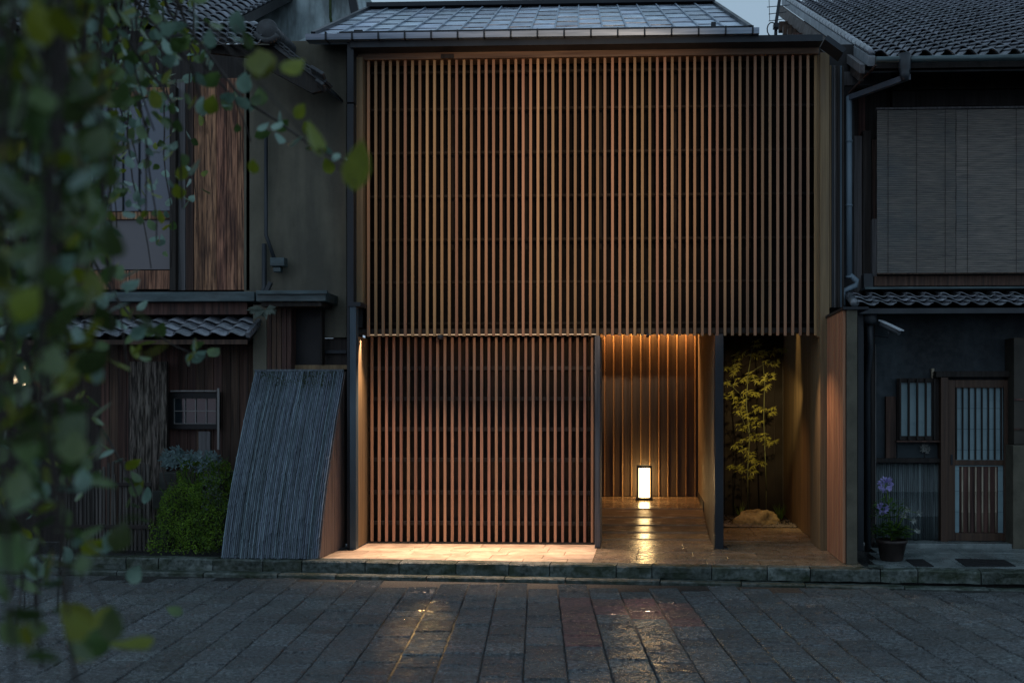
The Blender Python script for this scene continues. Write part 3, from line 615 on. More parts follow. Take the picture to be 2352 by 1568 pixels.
# upper wall boards
bx('silvered_board', GREYW, HR, PX(1962, .5), PX(1981, .5), .5, .6, PZ(1970, 690, .5), PZ(1970, 312, .5), .004)
bx('silvered_board', GREYW, HR, PX(1956, .52), PX(1960.5, .52), .52, .6, PZ(1970, 690, .5), PZ(1970, 250, .5), .004)
bx('dark_post', DARKW, HR, PX(1982, .45), PX(2002, .45), .45, .6, PZ(1970, 660, .45), PZ(1970, 300, .45), .004)
bx('red_board', OLDD, HR, PX(2003, .47), PX(2014, .47), .47, .6, PZ(1970, 520, .45), PZ(1970, 320, .45), .003)
bx('shutter_edge', GREYW, HR, PX(2004, .34), PX(2014, .34), .34, .45, PZ(1970, 655, .34), PZ(1970, 503, .34), .003)
for k, (va, vb) in enumerate(((152, 205), (207, 244))):
    bx('panel_board', DARKW, HR, PX(2050, .5), XR1, .5, .6, PZ(2200, vb, .5), PZ(2200, va, .5), .004)
bx('blind_rail', GREYW, HR, PX(2013, .24), XR1, .24, .30, PZ(2200, 250, .24), PZ(2200, 245, .24), .003)
bx('sill_beam', OLDD, HR, PX(2008, .3), XR1, .3, .6, PZ(2200, 656, .3), PZ(2200, 633, .3), .004)
bx('ledge_flashing', TEAL, HR, PX(1985, .2), XR1, .16, .6, PZ(2200, 664, .2), PZ(2200, 659, .2), .003)
bx('pipe_base', PIPED, HR, PX(1984, .3), PX(2006, .3), .3, .45, PZ(1990, 664, .3), PZ(1990, 628, .3), .006)
# blinds hang in front of the windows
for k, (ua, ub, txt) in enumerate(((2014, 2194.5, 'grey reed blind nearest the downpipe on the tiled townhouse'), (2196, 2470, 'grey reed blind cut by the right edge of the photo'))):
    xa, xb = PX(ua, .22), PX(ub, .22); za, zb2 = PZ(2200, 626, .2), PZ(2200, 251, .2)
    b = thing('reed_blind', txt, 'blind', ((xa + xb) / 2, .22, za), 'reed blinds hanging in the upper window')
    rows = 30; hh = (zb2 - za) / rows
    m = MB()
    for r in range(rows * 3):
        z = za + (r + .5) * hh / 3; y = .212 + .005 * math.sin(r * .35 + k) + rr(-.001, .001); h3 = hh / 3 * .46
        m.add([(xa, y, z - h3), (xb, y, z - h3), (xb, y - .004, z), (xa, y - .004, z), (xb, y, z + h3), (xa, y, z + h3), (xa, y + .004, z), (xb, y + .004, z)],
              [(0, 1, 2, 3), (3, 2, 4, 5), (5, 4, 7, 6), (6, 7, 1, 0)])
    tag(part('reeds', m, BLIND, b), kind='stuff')
    for xs in (xa + .12, (xa + xb) / 2, xb - .12): part('cord', MB().box(xs, xs + .004, .202, .206, za, zb2), TWIG, b)
    bx('bottom_rail', OLDD, b, xa, xb, .205, .225, za - .014, za, .003)
# lower pent roof, two courses
pz = PZ(2200, 699, -.12)
random.seed(8)
tile_roof(HR, PX(1968, -.1), -.14, pz - .02, 15, 3, R(20), w=.212, row=.20, scl=.93, me=kfe)
part('pent_deck', MB().prism([(PX(1968, -.1), -.10, pz - .06), (XR1, -.10, pz - .06), (XR1, .6, pz + .20), (PX(1968, -.1), .6, pz + .20)], (0, 0, -.04)), BLACK, HR)
bx('pent_fascia', PIPED, HR, PX(1970, -.12), XR1, -.13, -.105, pz - .10, pz - .04, .003)
for k in range(3):
    o = part('verge_tile', MB().lathe([(.0, 0), (.045, .0), (.05, .22), (.0, .22)], (0, 0, 0), 12), TILE, HR); a = Vector((PX(1962, -.1), -.14 + k * .18, pz + .01 + k * .065))
    o.location = a - world_loc(HR); o.rotation_euler = (R(20 - 90), 0, 0)
# ground floor front
part('corner_hopper', MB().lathe([(0, 0), (.06, 0), (.075, .03), (.075, .17), (0, .17)], (PX(1999, .0), 0, PZ(2000, 745, 0)), 16), PIPED, HR)
part('corner_downpipe', MB().tube([P(1999, 745, 0), P(1999, 800, .05), P(1993, 870, .2), P(1993, 1284, .2)], .033, 12), PIPED, HR)
bx('grey_corner_post', PIPED, HR, PX(1970, .0), PX(1984, .0), .0, .12, 0, PZ(2000, 705, 0), .004)
bx('corner_board', DARKW, HR, PX(2001, .45), PX(2010, .45), .45, .62, 0, PZ(2000, 745, .45))
bx('cable', GREYP, HR, PX(2011, .44), PX(2012.2, .44), .44, .45, .25, PZ(2000, 790, .44), 0)
bx('meter_board', OLDD, HR, PX(2035, .55), PX(2058, .55), .55, .618, PZ(2040, 1052, .55), PZ(2040, 910, .55))
# barred window
wn = thing  # shorthand not used
wx0, wx1, wz0, wz1 = PX(2063, .5), PX(2163, .5), PZ(2100, 1011, .5), PZ(2100, 868, .5)
win = part('window', MB().box(wx0, wx1, .54, .58, wz0, wz0 + .05).box(wx0, wx1, .54, .58, wz1 - .05, wz1).box(wx0, wx0 + .03, .54, .58, wz0 + .051, wz1 - .051).box(wx1 - .10, wx1, .54, .58, wz0 + .051, wz1 - .051), DARKW, HR, .003)
bx('pane', FROST, win, wx0 + .03, wx1 - .10, .575, .60, wz0 + .05, wz1 - .05, 0)
for k in range(5): x = wx0 + .015 + k * .098; bx('window_bar', DARKW, win, x, x + .022, .50, .535, wz0 + .004, wz1 - .004)
bx('sill', OLDD, win, wx0 - .02, wx1 + .02, .49, .60, wz0 - .02, wz0 - .002)
bx('apron_panel', M('teal_panel', (.035, .05, .058), (.024, .034, .04), (3, 3, 3)), HR, PX(2061, .59), PX(2168, .59), .595, .618, PZ(2100, 1053, .58), PZ(2100, 1020, .58))
# bamboo wainscot
bx('wainscot_rail', DARKW, HR, PX(2012, .5), PX(2176, .5), .50, .61, PZ(2100, 1062, .5), PZ(2100, 1052, .5))
wzt = PZ(2100, 1063, .55); x = PX(2013, .55); k = 0; random.seed(15)
bam_s = MB().tube([(0, 0, 0), (0, 0, .3), (0, 0, .305), (0, 0, .31), (0, 0, .62), (0, 0, .625), (0, 0, .63), (0, 0, 1)], [.0115, .011, .0135, .011, .0115, .0138, .0112, .011], 8)
bs_me = bam_s.mesh('bamboo_strip', M('wainscot_bamboo', (.16, .20, .21), (.06, .075, .08), (40, 40, 2), 6, (.4, .6), rand=.35)); bs_y = bam_s.mesh('bamboo_pole', BAMY)
while x < PX(2174, .55):
    place('bamboo_strip', bs_me, HR, (x + .011, .575 + rr(-.003, .003), .06), scl=(1, 1, wzt - .062), rot=(0, 0, rr(0, 3))); x += .0235; k += 1
# sliding door
dx0, dx1, dz0, dz1 = PX(2178, .48), PX(2322, .48), .055, PZ(2250, 872, .48)
door = part('sliding_door', MB().box(dx0, dx0 + .085, .50, .55, dz0, dz1).box(dx1 - .07, dx1, .50, .55, dz0, dz1).box(dx0 + .086, dx1 - .071, .50, .55, dz0, dz0 + .09)
            .box(dx0 + .086, dx1 - .071, .50, .55, dz1 - .09, dz1).box(dx0 + .086, dx1 - .071, .505, .55, PZ(2250, 1068, .5), PZ(2250, 1056, .5)), DOORW, HR, .004)
for r in range(7):
    za, zb3 = dz0 + .09 + r * (dz1 - dz0 - .18) / 7, dz0 + .09 + (r + 1) * (dz1 - dz0 - .18) / 7
    bx('pane', FROST, door, dx0 + .086, dx1 - .071, .535, .545, za + .002, zb3 - .002, 0)
for k in range(8):
    x = dx0 + .10 + k * (dx1 - dx0 - .20) / 7; bx('lattice_bar', DARKW, door, x - .007, x + .007, .495, .528, PZ(2250, 1055, .5), dz1 - .092, .002)
for k in range(6):
    x = dx0 + .17 + k * (dx1 - dx0 - .33) / 5
    place('bamboo_pole', bs_y, door, (x, .515, dz0 + .10), scl=(.95, .95, PZ(2250, 1070, .5) - dz0 - .11))
bx('kick_panel', OLDD, door, dx0 + .14, dx1 - .13, .53, .534, dz0 + .092, PZ(2250, 1071, .5))
bx('handle', STEEL, door, dx0 + .03, dx0 + .055, .492, .499, .93, 1.05)
bx('door_frame', DOORW, HR, dx0 - .09, dx0 - .004, .46, .60, 0.05, dz1 + .03, .004)
bx('lintel', DARKW, HR, PX(2150, .45), XR1, .45, .6, dz1 + .031, dz1 + .10, .004)
# doorplate over the window
np_ = thing('name_plate', 'small pale wooden nameplate fixed above the barred window by the sliding door', 'plate', P(2143, 862, .58))
bx('plate', BAMY, np_, PX(2139.5, .57), PX(2146, .57), .57, .60, PZ(2143, 873, .57), PZ(2143, 846, .57), .002)
bx('slot', DARKW, np_, PX(2142, .567), PX(2144, .567), .565, .569, PZ(2143, 868, .57), PZ(2143, 862, .57), 0)
# small dried wreath plant under the window
def spray(m, c, n, L, w, up=.2, flat=.5):
    c = Vector(c)
    for k in range(n):
        a = rr(0, 6.28); d = Vector((math.cos(a), -abs(rr(0, flat)), math.sin(a) + up)).normalized(); s = d.cross(Vector((rr(-.4, .4), 1, rr(-.4, .4)))).normalized() * w / 2; l = L * rr(.6, 1.1)
        m.add([c, c + d * l * .45 + s, c + d * l, c + d * l * .45 - s], [(0, 1, 2, 3)])
random.seed(31)
fl = thing('dried_flower', 'small pale dried flower head pinned under the barred window', 'flower', P(2125, 1032, .55))
m = MB()
for k in range(34): a = rr(0, 6.28); r_ = rr(.01, .055); spray(m, P(2125, 1032, .56) + Vector((math.cos(a) * r_, 0, math.sin(a) * r_)), 4, .03, .009)
part('petals', m, M('pale_dry', (.24, .26, .24), (.15, .16, .15)), fl); part('stalk', MB().tube([P(2125, 1032, .575), P(2124, 1052, .575)], .003, 6), TWIG, fl)
# sand wall at far right
Sw = thing('sand_wall', 'strip of rough sand coloured wall at the far right edge beside the sliding door', 'wall', (PX(2340, .3), .3, 0))
bx('lower_wall', SAND, Sw, PX(2327, .25), XR1, .25, .6, 0, PZ(2340, 1022, .25), .006)
bx('upper_panel', M('brown_panel', (.06, .052, .04), (.04, .035, .028), (4, 4, 4)), Sw, PX(2329, .3), XR1, .3, .6, PZ(2340, 1020, .3), PZ(2340, 775, .3), .004)
for v in (917, 1045 - 60): bx('panel_joint', OLDD, Sw, PX(2329, .29), XR1, .285, .299, PZ(2340, v + 2, .29), PZ(2340, v - 2, .29), 0)
# porch slabs at right
x = PX(1985, -.8)
pslab = struct('side_porch', MB().box(PX(2015, .3), XR1, .28, .62, -.03, .05), PORCHS, .006)
for k, (ya, yb, w) in enumerate(((-1.28, -.62, .85), (-.62, -.1, 1.0), (-.1, .278, .9))):
    x = 2.30 + .1 * k
    while x < XR1: 
        part('porch_slab', MB().box(x + .004, x + w - .004, max(ya, kerbY(x + w) + .18) if k == 0 else ya + .003, yb - .003, -.04, 0.0 + rr(-.001, .001)), PORCHS, pslab, .004); x += w
mat_dark = M('dark_grate', (.012, .012, .014), (.006, .006, .007), (20, 20, 20), 3, (.5, .8))
def flat_quad(name, pts, z, mat, label, cat):
    v = [G(u, v_, z) for u, v_ in pts]; o = part(name, MB().prism(v, (0, 0, -.008)), mat); return tag(o, label, cat)
flat_quad('door_mat', [(2218, 1298.5), (2333, 1298.5), (2306, 1284), (2194, 1282)], .010, mat_dark, 'dark flat doormat on the pale slabs in front of the sliding door', 'mat')
flat_quad('drain_cover', [(2100, 1298), (2145, 1299), (2120, 1283), (2080, 1283)], .010, mat_dark, 'dark drain cover on the slabs beside the clay flower pot', 'drain cover')
flat_quad('stone_offcut', [(1995, 1302), (2030, 1303), (2028, 1297), (1994, 1296)], .022, KERB, 'small loose stone offcut on the kerb below the clay flower pot', 'stone')

# security camera
sc0, sc1 = P(2022, 738, -.02), P(2072, 762, -.22)
cc = thing('security_camera', 'white bullet security camera under the tiled canopy pointing to the right', 'camera', sc0)
dv = (sc1 - sc0); 
part('hood', MB().bar(sc0 + Vector((0, 0, .012)), sc1 + Vector((0, 0, .012)), .085, .018), WHITEM, cc, .006)
part('body', MB().tube([sc0 + dv * .05 - Vector((0, 0, .022)), sc0 + dv * .88 - Vector((0, 0, .022))], .032, 14), M('camera_grey', (.12, .13, .14), (.09, .1, .11)), cc)
part('bracket', MB().tube([sc0 + dv * .4 - Vector((0, 0, .05)), sc0 + dv * .38 - Vector((0, -.02, .13)), sc0 + Vector((-.1, .1, -.14))], .010, 8), PIPED, cc)
# antenna
an = thing('tv_antenna', 'thin television antenna with a curled cable standing between the two roofs', 'antenna', P(1785, 92, 2.2))
part('pole', MB().tube([P(1781, 95, 2.2), P(1783, 50, 2.2), P(1795, -30, 2.2)], .022, 8), STEEL, an)
m = MB()
for k, (v, w_) in enumerate(((14, 26), (30, 20), (46, 18))):
    c_u = 1783 + (50 - v) * .13; m.tube([P(c_u - w_, v + 3, 2.2), P(c_u + w_, v - 2, 2.2)], .005, 6)
m.tube([P(1768, 48, 2.2), P(1766, -10, 2.2)], .004, 6)
part('elements', m, STEEL, an)
part('cable_loop', MB().tube([P(1773 + 11 * math.cos(t * .5), 68 - 16 * math.sin(t * .5), 2.15) for t in range(13)], .008, 6), STEEL, an)
part('bracket', MB().box(PX(1776, 2.2), PX(1788, 2.2), 2.15, 2.25, PZ(1780, 66, 2.2), PZ(1780, 56, 2.2)), STEEL, an)

# ================================================================== LEFT HOUSE
HL = thing('old_wooden_house', 'old wooden house with reddish weathered boards and tiled canopy behind the leafy branches', 'house', (-5.2, .4, 0))
YL = .42
bx('wall', DARKW, HL, -9.5, PX(592, YL), YL, YL + .25, 0, PZ(400, 104, YL), 0)
bx('attic_wall', DARKW, HL, -9.5, PX(497, .9), .96, 1.2, PZ(400, 130, .9), PZ(400, 68, .96), 0)
random.seed(6)
us = [445, 470, 497, 520, 545, 564]
for a, b in zip(us, us[1:]): bx('weathered_board', OLDW, HL, PX(a + .4, .34), PX(b - .4, .34), .34 + rr(0, .006), .40, PZ(500, 666, .34), PZ(500, 180, .34), .003)
for a, b in ((406, 425), (426, 444)): bx('grey_board', GREYW if a < 420 else OLDD, HL, PX(a, .35), PX(b, .35), .355, .40, PZ(500, 666, .34), PZ(500, 180, .34), .003)
bx('corner_post', DARKW, HL, PX(565, .3), PX(574, .3), .30, .42, PZ(500, 668, .3), PZ(500, 150, .3), .004)
bx('corner_board', GREYW, HL, PX(578, .33), PX(590, .33), .33, .42, PZ(500, 652, .3), PZ(500, 430, .3), .004)
bx('window_post', DARKW, HL, PX(391, .3), PX(405, .3), .28, .40, PZ(400, 668, .3), PZ(400, 200, .3), .004)
wl = part('window', MB().box(PX(200, .3), PX(390, .3), .32, .38, PZ(300, 503, .3), PZ(300, 486, .3)).box(PX(200, .3), PX(206, .3), .32, .38, PZ(300, 620, .3), PZ(300, 200, .3))
          .box(PX(208, .3), PX(390, .3), .32, .38, PZ(300, 222, .3), PZ(300, 200, .3)), OLDW, HL, .003)
bx('pane', PANE, wl, PX(207, .36), PX(390, .36), .355, .365, PZ(300, 485, .36), PZ(300, 222, .36), 0)
bx('pane', glass('grey_paper_pane', (.13, .12, .13), .4), wl, PX(207, .36), PX(390, .36), .356, .366, PZ(300, 619, .36), PZ(300, 504, .36), 0)
for u in (281, 318): bx('glazing_bar', STEEL, wl, PX(u, .34), PX(u + 2.4, .34), .335, .354, PZ(300, 498, .34), PZ(300, 222, .34), 0)
bx('sill_panel', OLDW, HL, PX(200, .33), PX(390, .33), .34, .40, PZ(300, 664, .33), PZ(300, 621, .33), .003)
for k in range(14):
    bx('wall_board', OLDD, HL, PX(-150 + k * 25, .37), PX(-126 + k * 25, .37), .375, .41, PZ(0, 668, .37), PZ(0, 120, .37), .003)
fz0, fz1 = PZ(400, 693, .05), PZ(400, 671, .05)
bx('metal_ledge', TEAL, HL, PX(-60, .02), PX(584, .02), .02, .41, fz0, fz1, .006)
bx('under_ledge', OLDD, HL, PX(-60, .1), PX(566, .1), .12, .41, PZ(400, 722, .1), fz0 - .002, .003)
random.seed(14)
zpt = PZ(450, 770, -.22)
xe = PX(566, -.22)
tile_roof(HL, xe - 13 * .205, -.22, zpt - .02, 13, 3, R(27), w=.22, row=.19, scl=.93, me=kfe)
part('canopy_deck', MB().prism([(xe - 3, -.18, zpt - .05), (xe, -.18, zpt - .05), (xe, .41, zpt + .25), (xe - 3, .41, zpt + .25)], (0, 0, -.03)), BLACK, HL)
part('canopy_verge', MB().bar((xe + .02, -.24, zpt - .0), (xe + .02, .30, zpt + .27), .05, .07), TILE, HL, .006)
bx('canopy_fascia', OLDD, HL, xe - 3, xe, -.19, -.17, zpt - .10, zpt - .045)
for k in range(18):
    bx('lower_board', OLDD, HL, PX(230 + k * 20, .38), PX(249.4 + k * 20, .38), .385 + rr(0, .006), .415, 0, PZ(400, 790, .38), .003)
# small gridded window
sx0, sx1, sz0, sz1 = PX(392, .3), PX(499, .3), PZ(440, 985, .3), PZ(440, 900, .3)
sw = part('window', MB().box(sx0 - .10, sx1 + .01, .31, .38, sz0, sz0 + .06).box(sx0 - .10, sx1 + .01, .31, .38, sz1 - .07, sz1).box(sx0 - .10, sx0 + .02, .31, .38, sz0 + .06, sz1 - .07).box(sx1 - .02, sx1 + .01, .31, .38, sz0 + .06, sz1 - .07), BLACK, HL)
gx0, gx1, gz0, gz1 = sx0 + .022, sx1 - .022, sz0 + .062, sz1 - .072
for r in range(2):
    for c in range(4):
        bx('pane', PANED, sw, gx0 + c * (gx1 - gx0) / 4 + .003, gx0 + (c + 1) * (gx1 - gx0) / 4 - .003, .355, .362, gz0 + r * (gz1 - gz0) / 2 + .003, gz0 + (r + 1) * (gz1 - gz0) / 2 - .003, 0)
m = MB()
for c in range(5): x = gx0 + c * (gx1 - gx0) / 4; m.box(x - .005, x + .005, .340, .352, gz0, gz1)
for r in range(3): z = gz0 + r * (gz1 - gz0) / 2; m.box(gx0, gx1, .336, .340, z - .005, z + .005)
part('muntins', m, GREYP, sw)
bx('pale_trim', GREYP, HL, PX(498.5, .28), PX(503.5, .28), .28, .30, PZ(440, 1032, .28), PZ(440, 891, .28), .002)
bx('pale_trim', GREYP, HL, PX(391, .28), PX(497, .28), .28, .30, PZ(440, 899, .28), PZ(440, 896, .28), .001)
bx('panel_board', GREYW, HL, PX(455, .33), PX(481, .33), .34, .38, PZ(440, 1060, .33), PZ(440, 990, .33))
# gable front roof
rg = P(612, 66, -.35); lowp = P(742, 186, -.35)
part('gable_board', MB().prism([P(640, 104, -.35), P(742, 183, -.35), P(742, 208, -.35), P(716, 214, -.35), P(560, 130, -.35), P(470, 120, -.35), P(470, 104, -.35)], (0, .06, 0)), DARKW, HL)
dvec = (lowp - P(640, 100, -.35))
part('roof_slope', MB().prism([P(630, 98, -.4), P(744, 186, -.4), P(744, 194, -.4), P(628, 108, -.4)], (0, 4.5, 0)), OLDT, HL)
for k in range(9):
    c0 = P(640, 98, -.42) + dvec * (k / 8.5)
    o = part('edge_tile', MB().box(-.07, .07, 0, .22, -.018, .018), OLDT, HL, .006); o.location = c0 - world_loc(HL); o.rotation_euler = (0, R(32), 0)
for (ua, va, ub, vb) in ((716, 160, 746, 178), (728, 190, 746, 202)): part('eave_end', MB().bar(P(ua, va, -.46), P(ub, vb, -.46), .16, .04, (0, .2, 1)), OLDT, HL, .01)
o = part('ridge_end_cap', MB().lathe([(0, 0), (.115, 0), (.12, .012), (.10, .02), (.098, .3), (0, .3)], (0, 0, 0), 22), OLDT, HL); o.location = P(612, 68, -.5) - world_loc(HL); o.rotation_euler = (R(-90), 0, 0)
part('ridge_roll', MB().tube([P(612, 64, -.4), P(612, 64, -.4) + Vector((0, 4, .0))], .09, 14), OLDT, HL)
part('ridge_scroll', MB().tube([P(592 + 22 + 27 * math.cos(R(a)), 70 - 24 * math.sin(R(a)), -.48) for a in range(200, 350, 15)], .035, 8), OLDT, HL)
random.seed(2)
for r in range(4):
    for k in range(9):
        place('roof_tile', kme, HL, P(606 - k * 19, 66 + r * 13, -.45) + Vector((-.2, r * -.02, .0)), (R(34), 0, 0), (.8, .8, .8))
# upper tiled roof rising behind
p0 = P(470, 62, .9); xr_ = P(500, 62, .9).x
tile_roof(HL, xr_ - 14 * .235, .9, p0.z, 14, 16, R(30), w=.235, row=.2, limit=lambda p: proj(p)[1] > -60)
part('upper_roof_deck', MB().prism([(xr_ - 6, .95, p0.z), (xr_, .95, p0.z), (xr_, 4.95, p0.z + 2.3), (xr_ - 6, 4.95, p0.z + 2.3)], (0, 0, -.14)), BLACK, HL)
# downpipe
part('downpipe', MB().tube([P(611, 300, .22), P(611, 540, .22), P(632, 600, .2)], .022, 10).tube([P(607, 560, .24), P(607, 660, .24), P(594, 690, .1)], .028, 10), PIPED, HL)
part('rain_hopper', MB().box(PX(622, .15), PX(655, .15), .12, .24, PZ(640, 612, .15), PZ(640, 592, .15)).box(PX(628, .15), PX(645, .15), .14, .22, PZ(640, 625, .15), PZ(640, 613, .15)), TEAL, HL, .008)
part('pipe_bracket', MB().bar(P(603, 690, .05), P(622, 648, .05), .045, .045), PIPED, HL, .005)
# fern plant on the ledge
random.seed(17); m = MB(); c = P(608, 712, -.1)
for k in range(26):
    a = R(rr(-200, 20)); l = rr(.10, .20); d = Vector((math.cos(a), rr(-.7, .1), math.sin(a) * .55 + .1)); s = Vector((-math.sin(a), 0, math.cos(a))) * .03
    e = c + d * l + Vector((0, 0, -.03)); m.add([c, c + d * l * .5 + s, e, c + d * l * .5 - s], [(0, 1, 2), (0, 2, 3)])
fo = thing('wall_fern', 'small spiky fern sprouting where the metal ledge meets the olive column', 'plant', c); part('fronds', m, M('dull_frond', (.10, .125, .10), (.05, .065, .05), (9, 9, 9), 4, (.5, .7)), fo)

# bark clad post, low bamboo fence, planter
bk = thing('bark_fence', 'rough bark clad fence panel beside the small gridded window', 'fence', (PX(340, .1), .1, 0))
random.seed(19)
for k in range(5):
    x0 = PX(298 + k * 17, .15); x1 = PX(314.5 + k * 17, .15)
    part('bark_strip', MB().grid(lambda a, b: Vector((x0 + a * (x1 - x0), .15 - .03 * math.sin(a * 3.14) + .02 * noise.noise(Vector((a * 3 + k, b * 12, k))), b * PZ(340, 830, .15))), 6, 40), BARK, bk)
bx('backing', DARKW, bk, PX(296, .19), PX(384, .19), .18, .22, 0, PZ(340, 830, .2), 0)
lf = thing('low_bamboo_fence', 'low dark bamboo paling fence beside the mossy green mound', 'fence', (PX(260, -.3), -.3, 0))
random.seed(23)
pal = chamfer_box(.026, .02, 1.0, .003).mesh('paling', M('paling_bamboo', (.075, .066, .06), (.03, .026, .023), (30, 30, 2), 6, (.6, .8), rand=.4)); recalc(pal)
x = PX(150, -.3); 
while x < PX(346, -.3):
    place('paling', pal, lf, (x, -.3 + rr(-.004, .004), 0), (0, R(rr(-1, 1)), 0), (rr(.8, 1.2), 1, rr(.85, 1.0))); x += rr(.038, .052)
for z in (.25, .72): bx('fence_rail', DARKW, lf, PX(145, -.33), PX(348, -.33), -.335, -.312, z, z + .04)
pl = thing('stone_planter', 'low dark stone planter wall under the small gridded window', 'planter', (PX(440, .05), .05, 0))
pzt = PZ(440, 1078, -.05)
for r in range(4):
    x = PX(352, 0) + (r % 2) * .08; h = (pzt - .05) / 4
    while x < PX(528, 0): w = rr(.16, .26); part('planter_stone', MB().box(x + .003, min(x + w, PX(528, 0)) - .003, -.04 + rr(0, .012), .30, .02 + r * h, .02 + (r + 1) * h - .005), M('planter_rock', (.06, .062, .055), (.025, .027, .024), (9, 9, 9), 7, (.7, .9), .6, rand=.3), pl, .01); x += w
# green mound hanging over planter
def leaf_cloud(m, n, fn, L, w, seed):
    random.seed(seed)
    for k in range(n):
        c = Vector(fn()); d = Vector((rr(-1, 1), rr(-1, .4), rr(-.8, 1))).normalized(); s = d.cross(Vector((rr(-1, 1), rr(-1, 1), rr(-1, 1)))).normalized() * w * .5 * rr(.7, 1.2); l = L * rr(.6, 1.3)
        m.add([c, c + d * l * .5 + s, c + d * l, c + d * l * .5 - s], [(0, 1, 2, 3)])
def mound():
    t = rr(0, 1) ** .8; z = (.98 + .10 * noise.noise(Vector((rr(0, 3), 2, 1)))) * t; x = PX(442, -.2) + rr(-1, 1) * (.42 - .16 * t * t) + .10 * t; y = -.10 - .38 * (1 - t) * rr(.75, 1.05) + .12 * noise.noise(Vector((x * 4, 0, z * 4)))
    if noise.noise(Vector((x * 5, 3, z * 5))) < -.32: y += .1
    return (x + .05 * noise.noise(Vector((0, 5, z * 5))), y, z)
m = MB(); leaf_cloud(m, 9000, mound, .028, .012, 41)
gm_ = thing('green_shrub', 'bright mossy green shrub spilling down between the low fence and the bamboo screen', 'shrub', (PX(440, -.2), -.25, 0)); part('foliage', m, SHRUBM, gm_)
m = MB(); random.seed(78)
for k in range(260):
    c = Vector(mound()); c.y -= .01; d = Vector((rr(-.6, .6), rr(-.6, .1), rr(.2, 1))).normalized(); l = rr(.05, .16); s_ = d.cross(Vector((rr(-.3, .3), 1, 0))).normalized() * .005
    m.add([c - s_, c + s_, c + d * l], [(0, 1, 2)])
tag(part('stray_shoots', m, POTG, gm_), kind='stuff')
m = MB(); random.seed(77)
for k in range(40): a = (PX(440, -.2) + rr(-.3, .3), -.1, 0); m.tube([a, (a[0] + rr(-.1, .1), -.2, .5), (a[0] + rr(-.15, .15), -.12, rr(.7, .95))], .004, 4)
part('stems', m, TWIG, gm_)
m = MB(); leaf_cloud(m, 500, lambda: (PX(500, -.3) + rr(-.16, .05), -.32 + rr(-.05, .05), rr(.45, 1.02)), .022, .012, 43)
gg = thing('grey_creeper', 'grey green creeper tumbling beside the left edge of the bamboo screen', 'plant', (PX(500, -.3), -.3, 0)); part('foliage', m, M('grey_green_leaf', (.09, .11, .095), (.05, .065, .055), (9, 9, 9)), gg)
random.seed(29)
for (uc, vc, rad, lab) in ((408, 1052, .17, 'silver leaved plant on the planter directly below the small window, left of its twin'), (470, 1058, .17, 'silver leaved plant on the planter next to the pale trim, right of its twin')):
    c = P(uc, vc, -.02); t = thing('silver_plant', lab, 'plant', c, 'silver leaved plants on the stone planter'); m = MB()
    for k in range(46):
        a = rr(0, 6.28); r_ = rad * math.sqrt(rr(0, 1)); cc_ = c + Vector((math.cos(a) * r_ * 1.15, rr(-.1, .06), math.sin(a) * r_ * .62))
        for j in range(9):
            b = rr(0, 6.28); d = Vector((math.cos(b), rr(-.8, 0), math.sin(b) * .8 + .35)).normalized(); s = d.cross(Vector((0, 1, .2))).normalized() * .009; l = rr(.035, .07)
            m.add([cc_, cc_ + d * l * .6 + s, cc_ + d * l, cc_ + d * l * .6 - s], [(0, 1, 2, 3)])
    part('foliage', m, SILVER, t)
    part('stem', MB().tube([c + Vector((0, .02, -.16)), c], .006, 6), TWIG, t)

# wall lamp glimpsed between leaves
wl_ = thing('wall_lamp', 'small lit lamp glimpsed through the leaves at the far left', 'lamp', P(44, 862, .2))
bx('shade', GLOW, wl_, PX(36, .2), PX(54, .2), .15, .25, PZ(44, 885, .2), PZ(44, 838, .2), .01)
bx('cap', STEEL, wl_, PX(33, .2), PX(57, .2), .13, .27, PZ(44, 837.5, .2), PZ(44, 832, .2), .004)
bx('wall_plate', STEEL, wl_, PX(38, .3), PX(52, .3), .255, .37, PZ(44, 880, .3), PZ(44, 840, .3))

# ================================================================== BAMBOO SCREEN (inuyarai)
BS = thing('bamboo_screen', 'curved grey split bamboo screen leaning out from the wall onto the kerb', 'bamboo screen', (-4.0, -.4, 0))
prof = [(.10, 2.015), (-.02, 1.80), (-.22, 1.47), (-.42, 1.08), (-.58, .76), (-.70, .45), (-.79, .18), (-.84, 0.0)]
def pr(t):
    t = max(0, min(.9999, t)) * (len(prof) - 1); i = int(t); f = t - i; p0 = prof[max(i - 1, 0)]; p1 = prof[i]; p2 = prof[i + 1]; p3 = prof[min(i + 2, len(prof) - 1)]
    def cr(a, b, c, d): return .5 * (2 * b + (c - a) * f + (2 * a - 5 * b + 4 * c - d) * f * f + (3 * b - a - 3 * c + d) * f ** 3)
    return cr(p0[0], p1[0], p2[0], p3[0]), cr(p0[1], p1[1], p2[1], p3[1])
bxl, bxr = PX(586, .1), PX(791, .1)
NS = 52; sw_ = (bxr - bxl) / NS
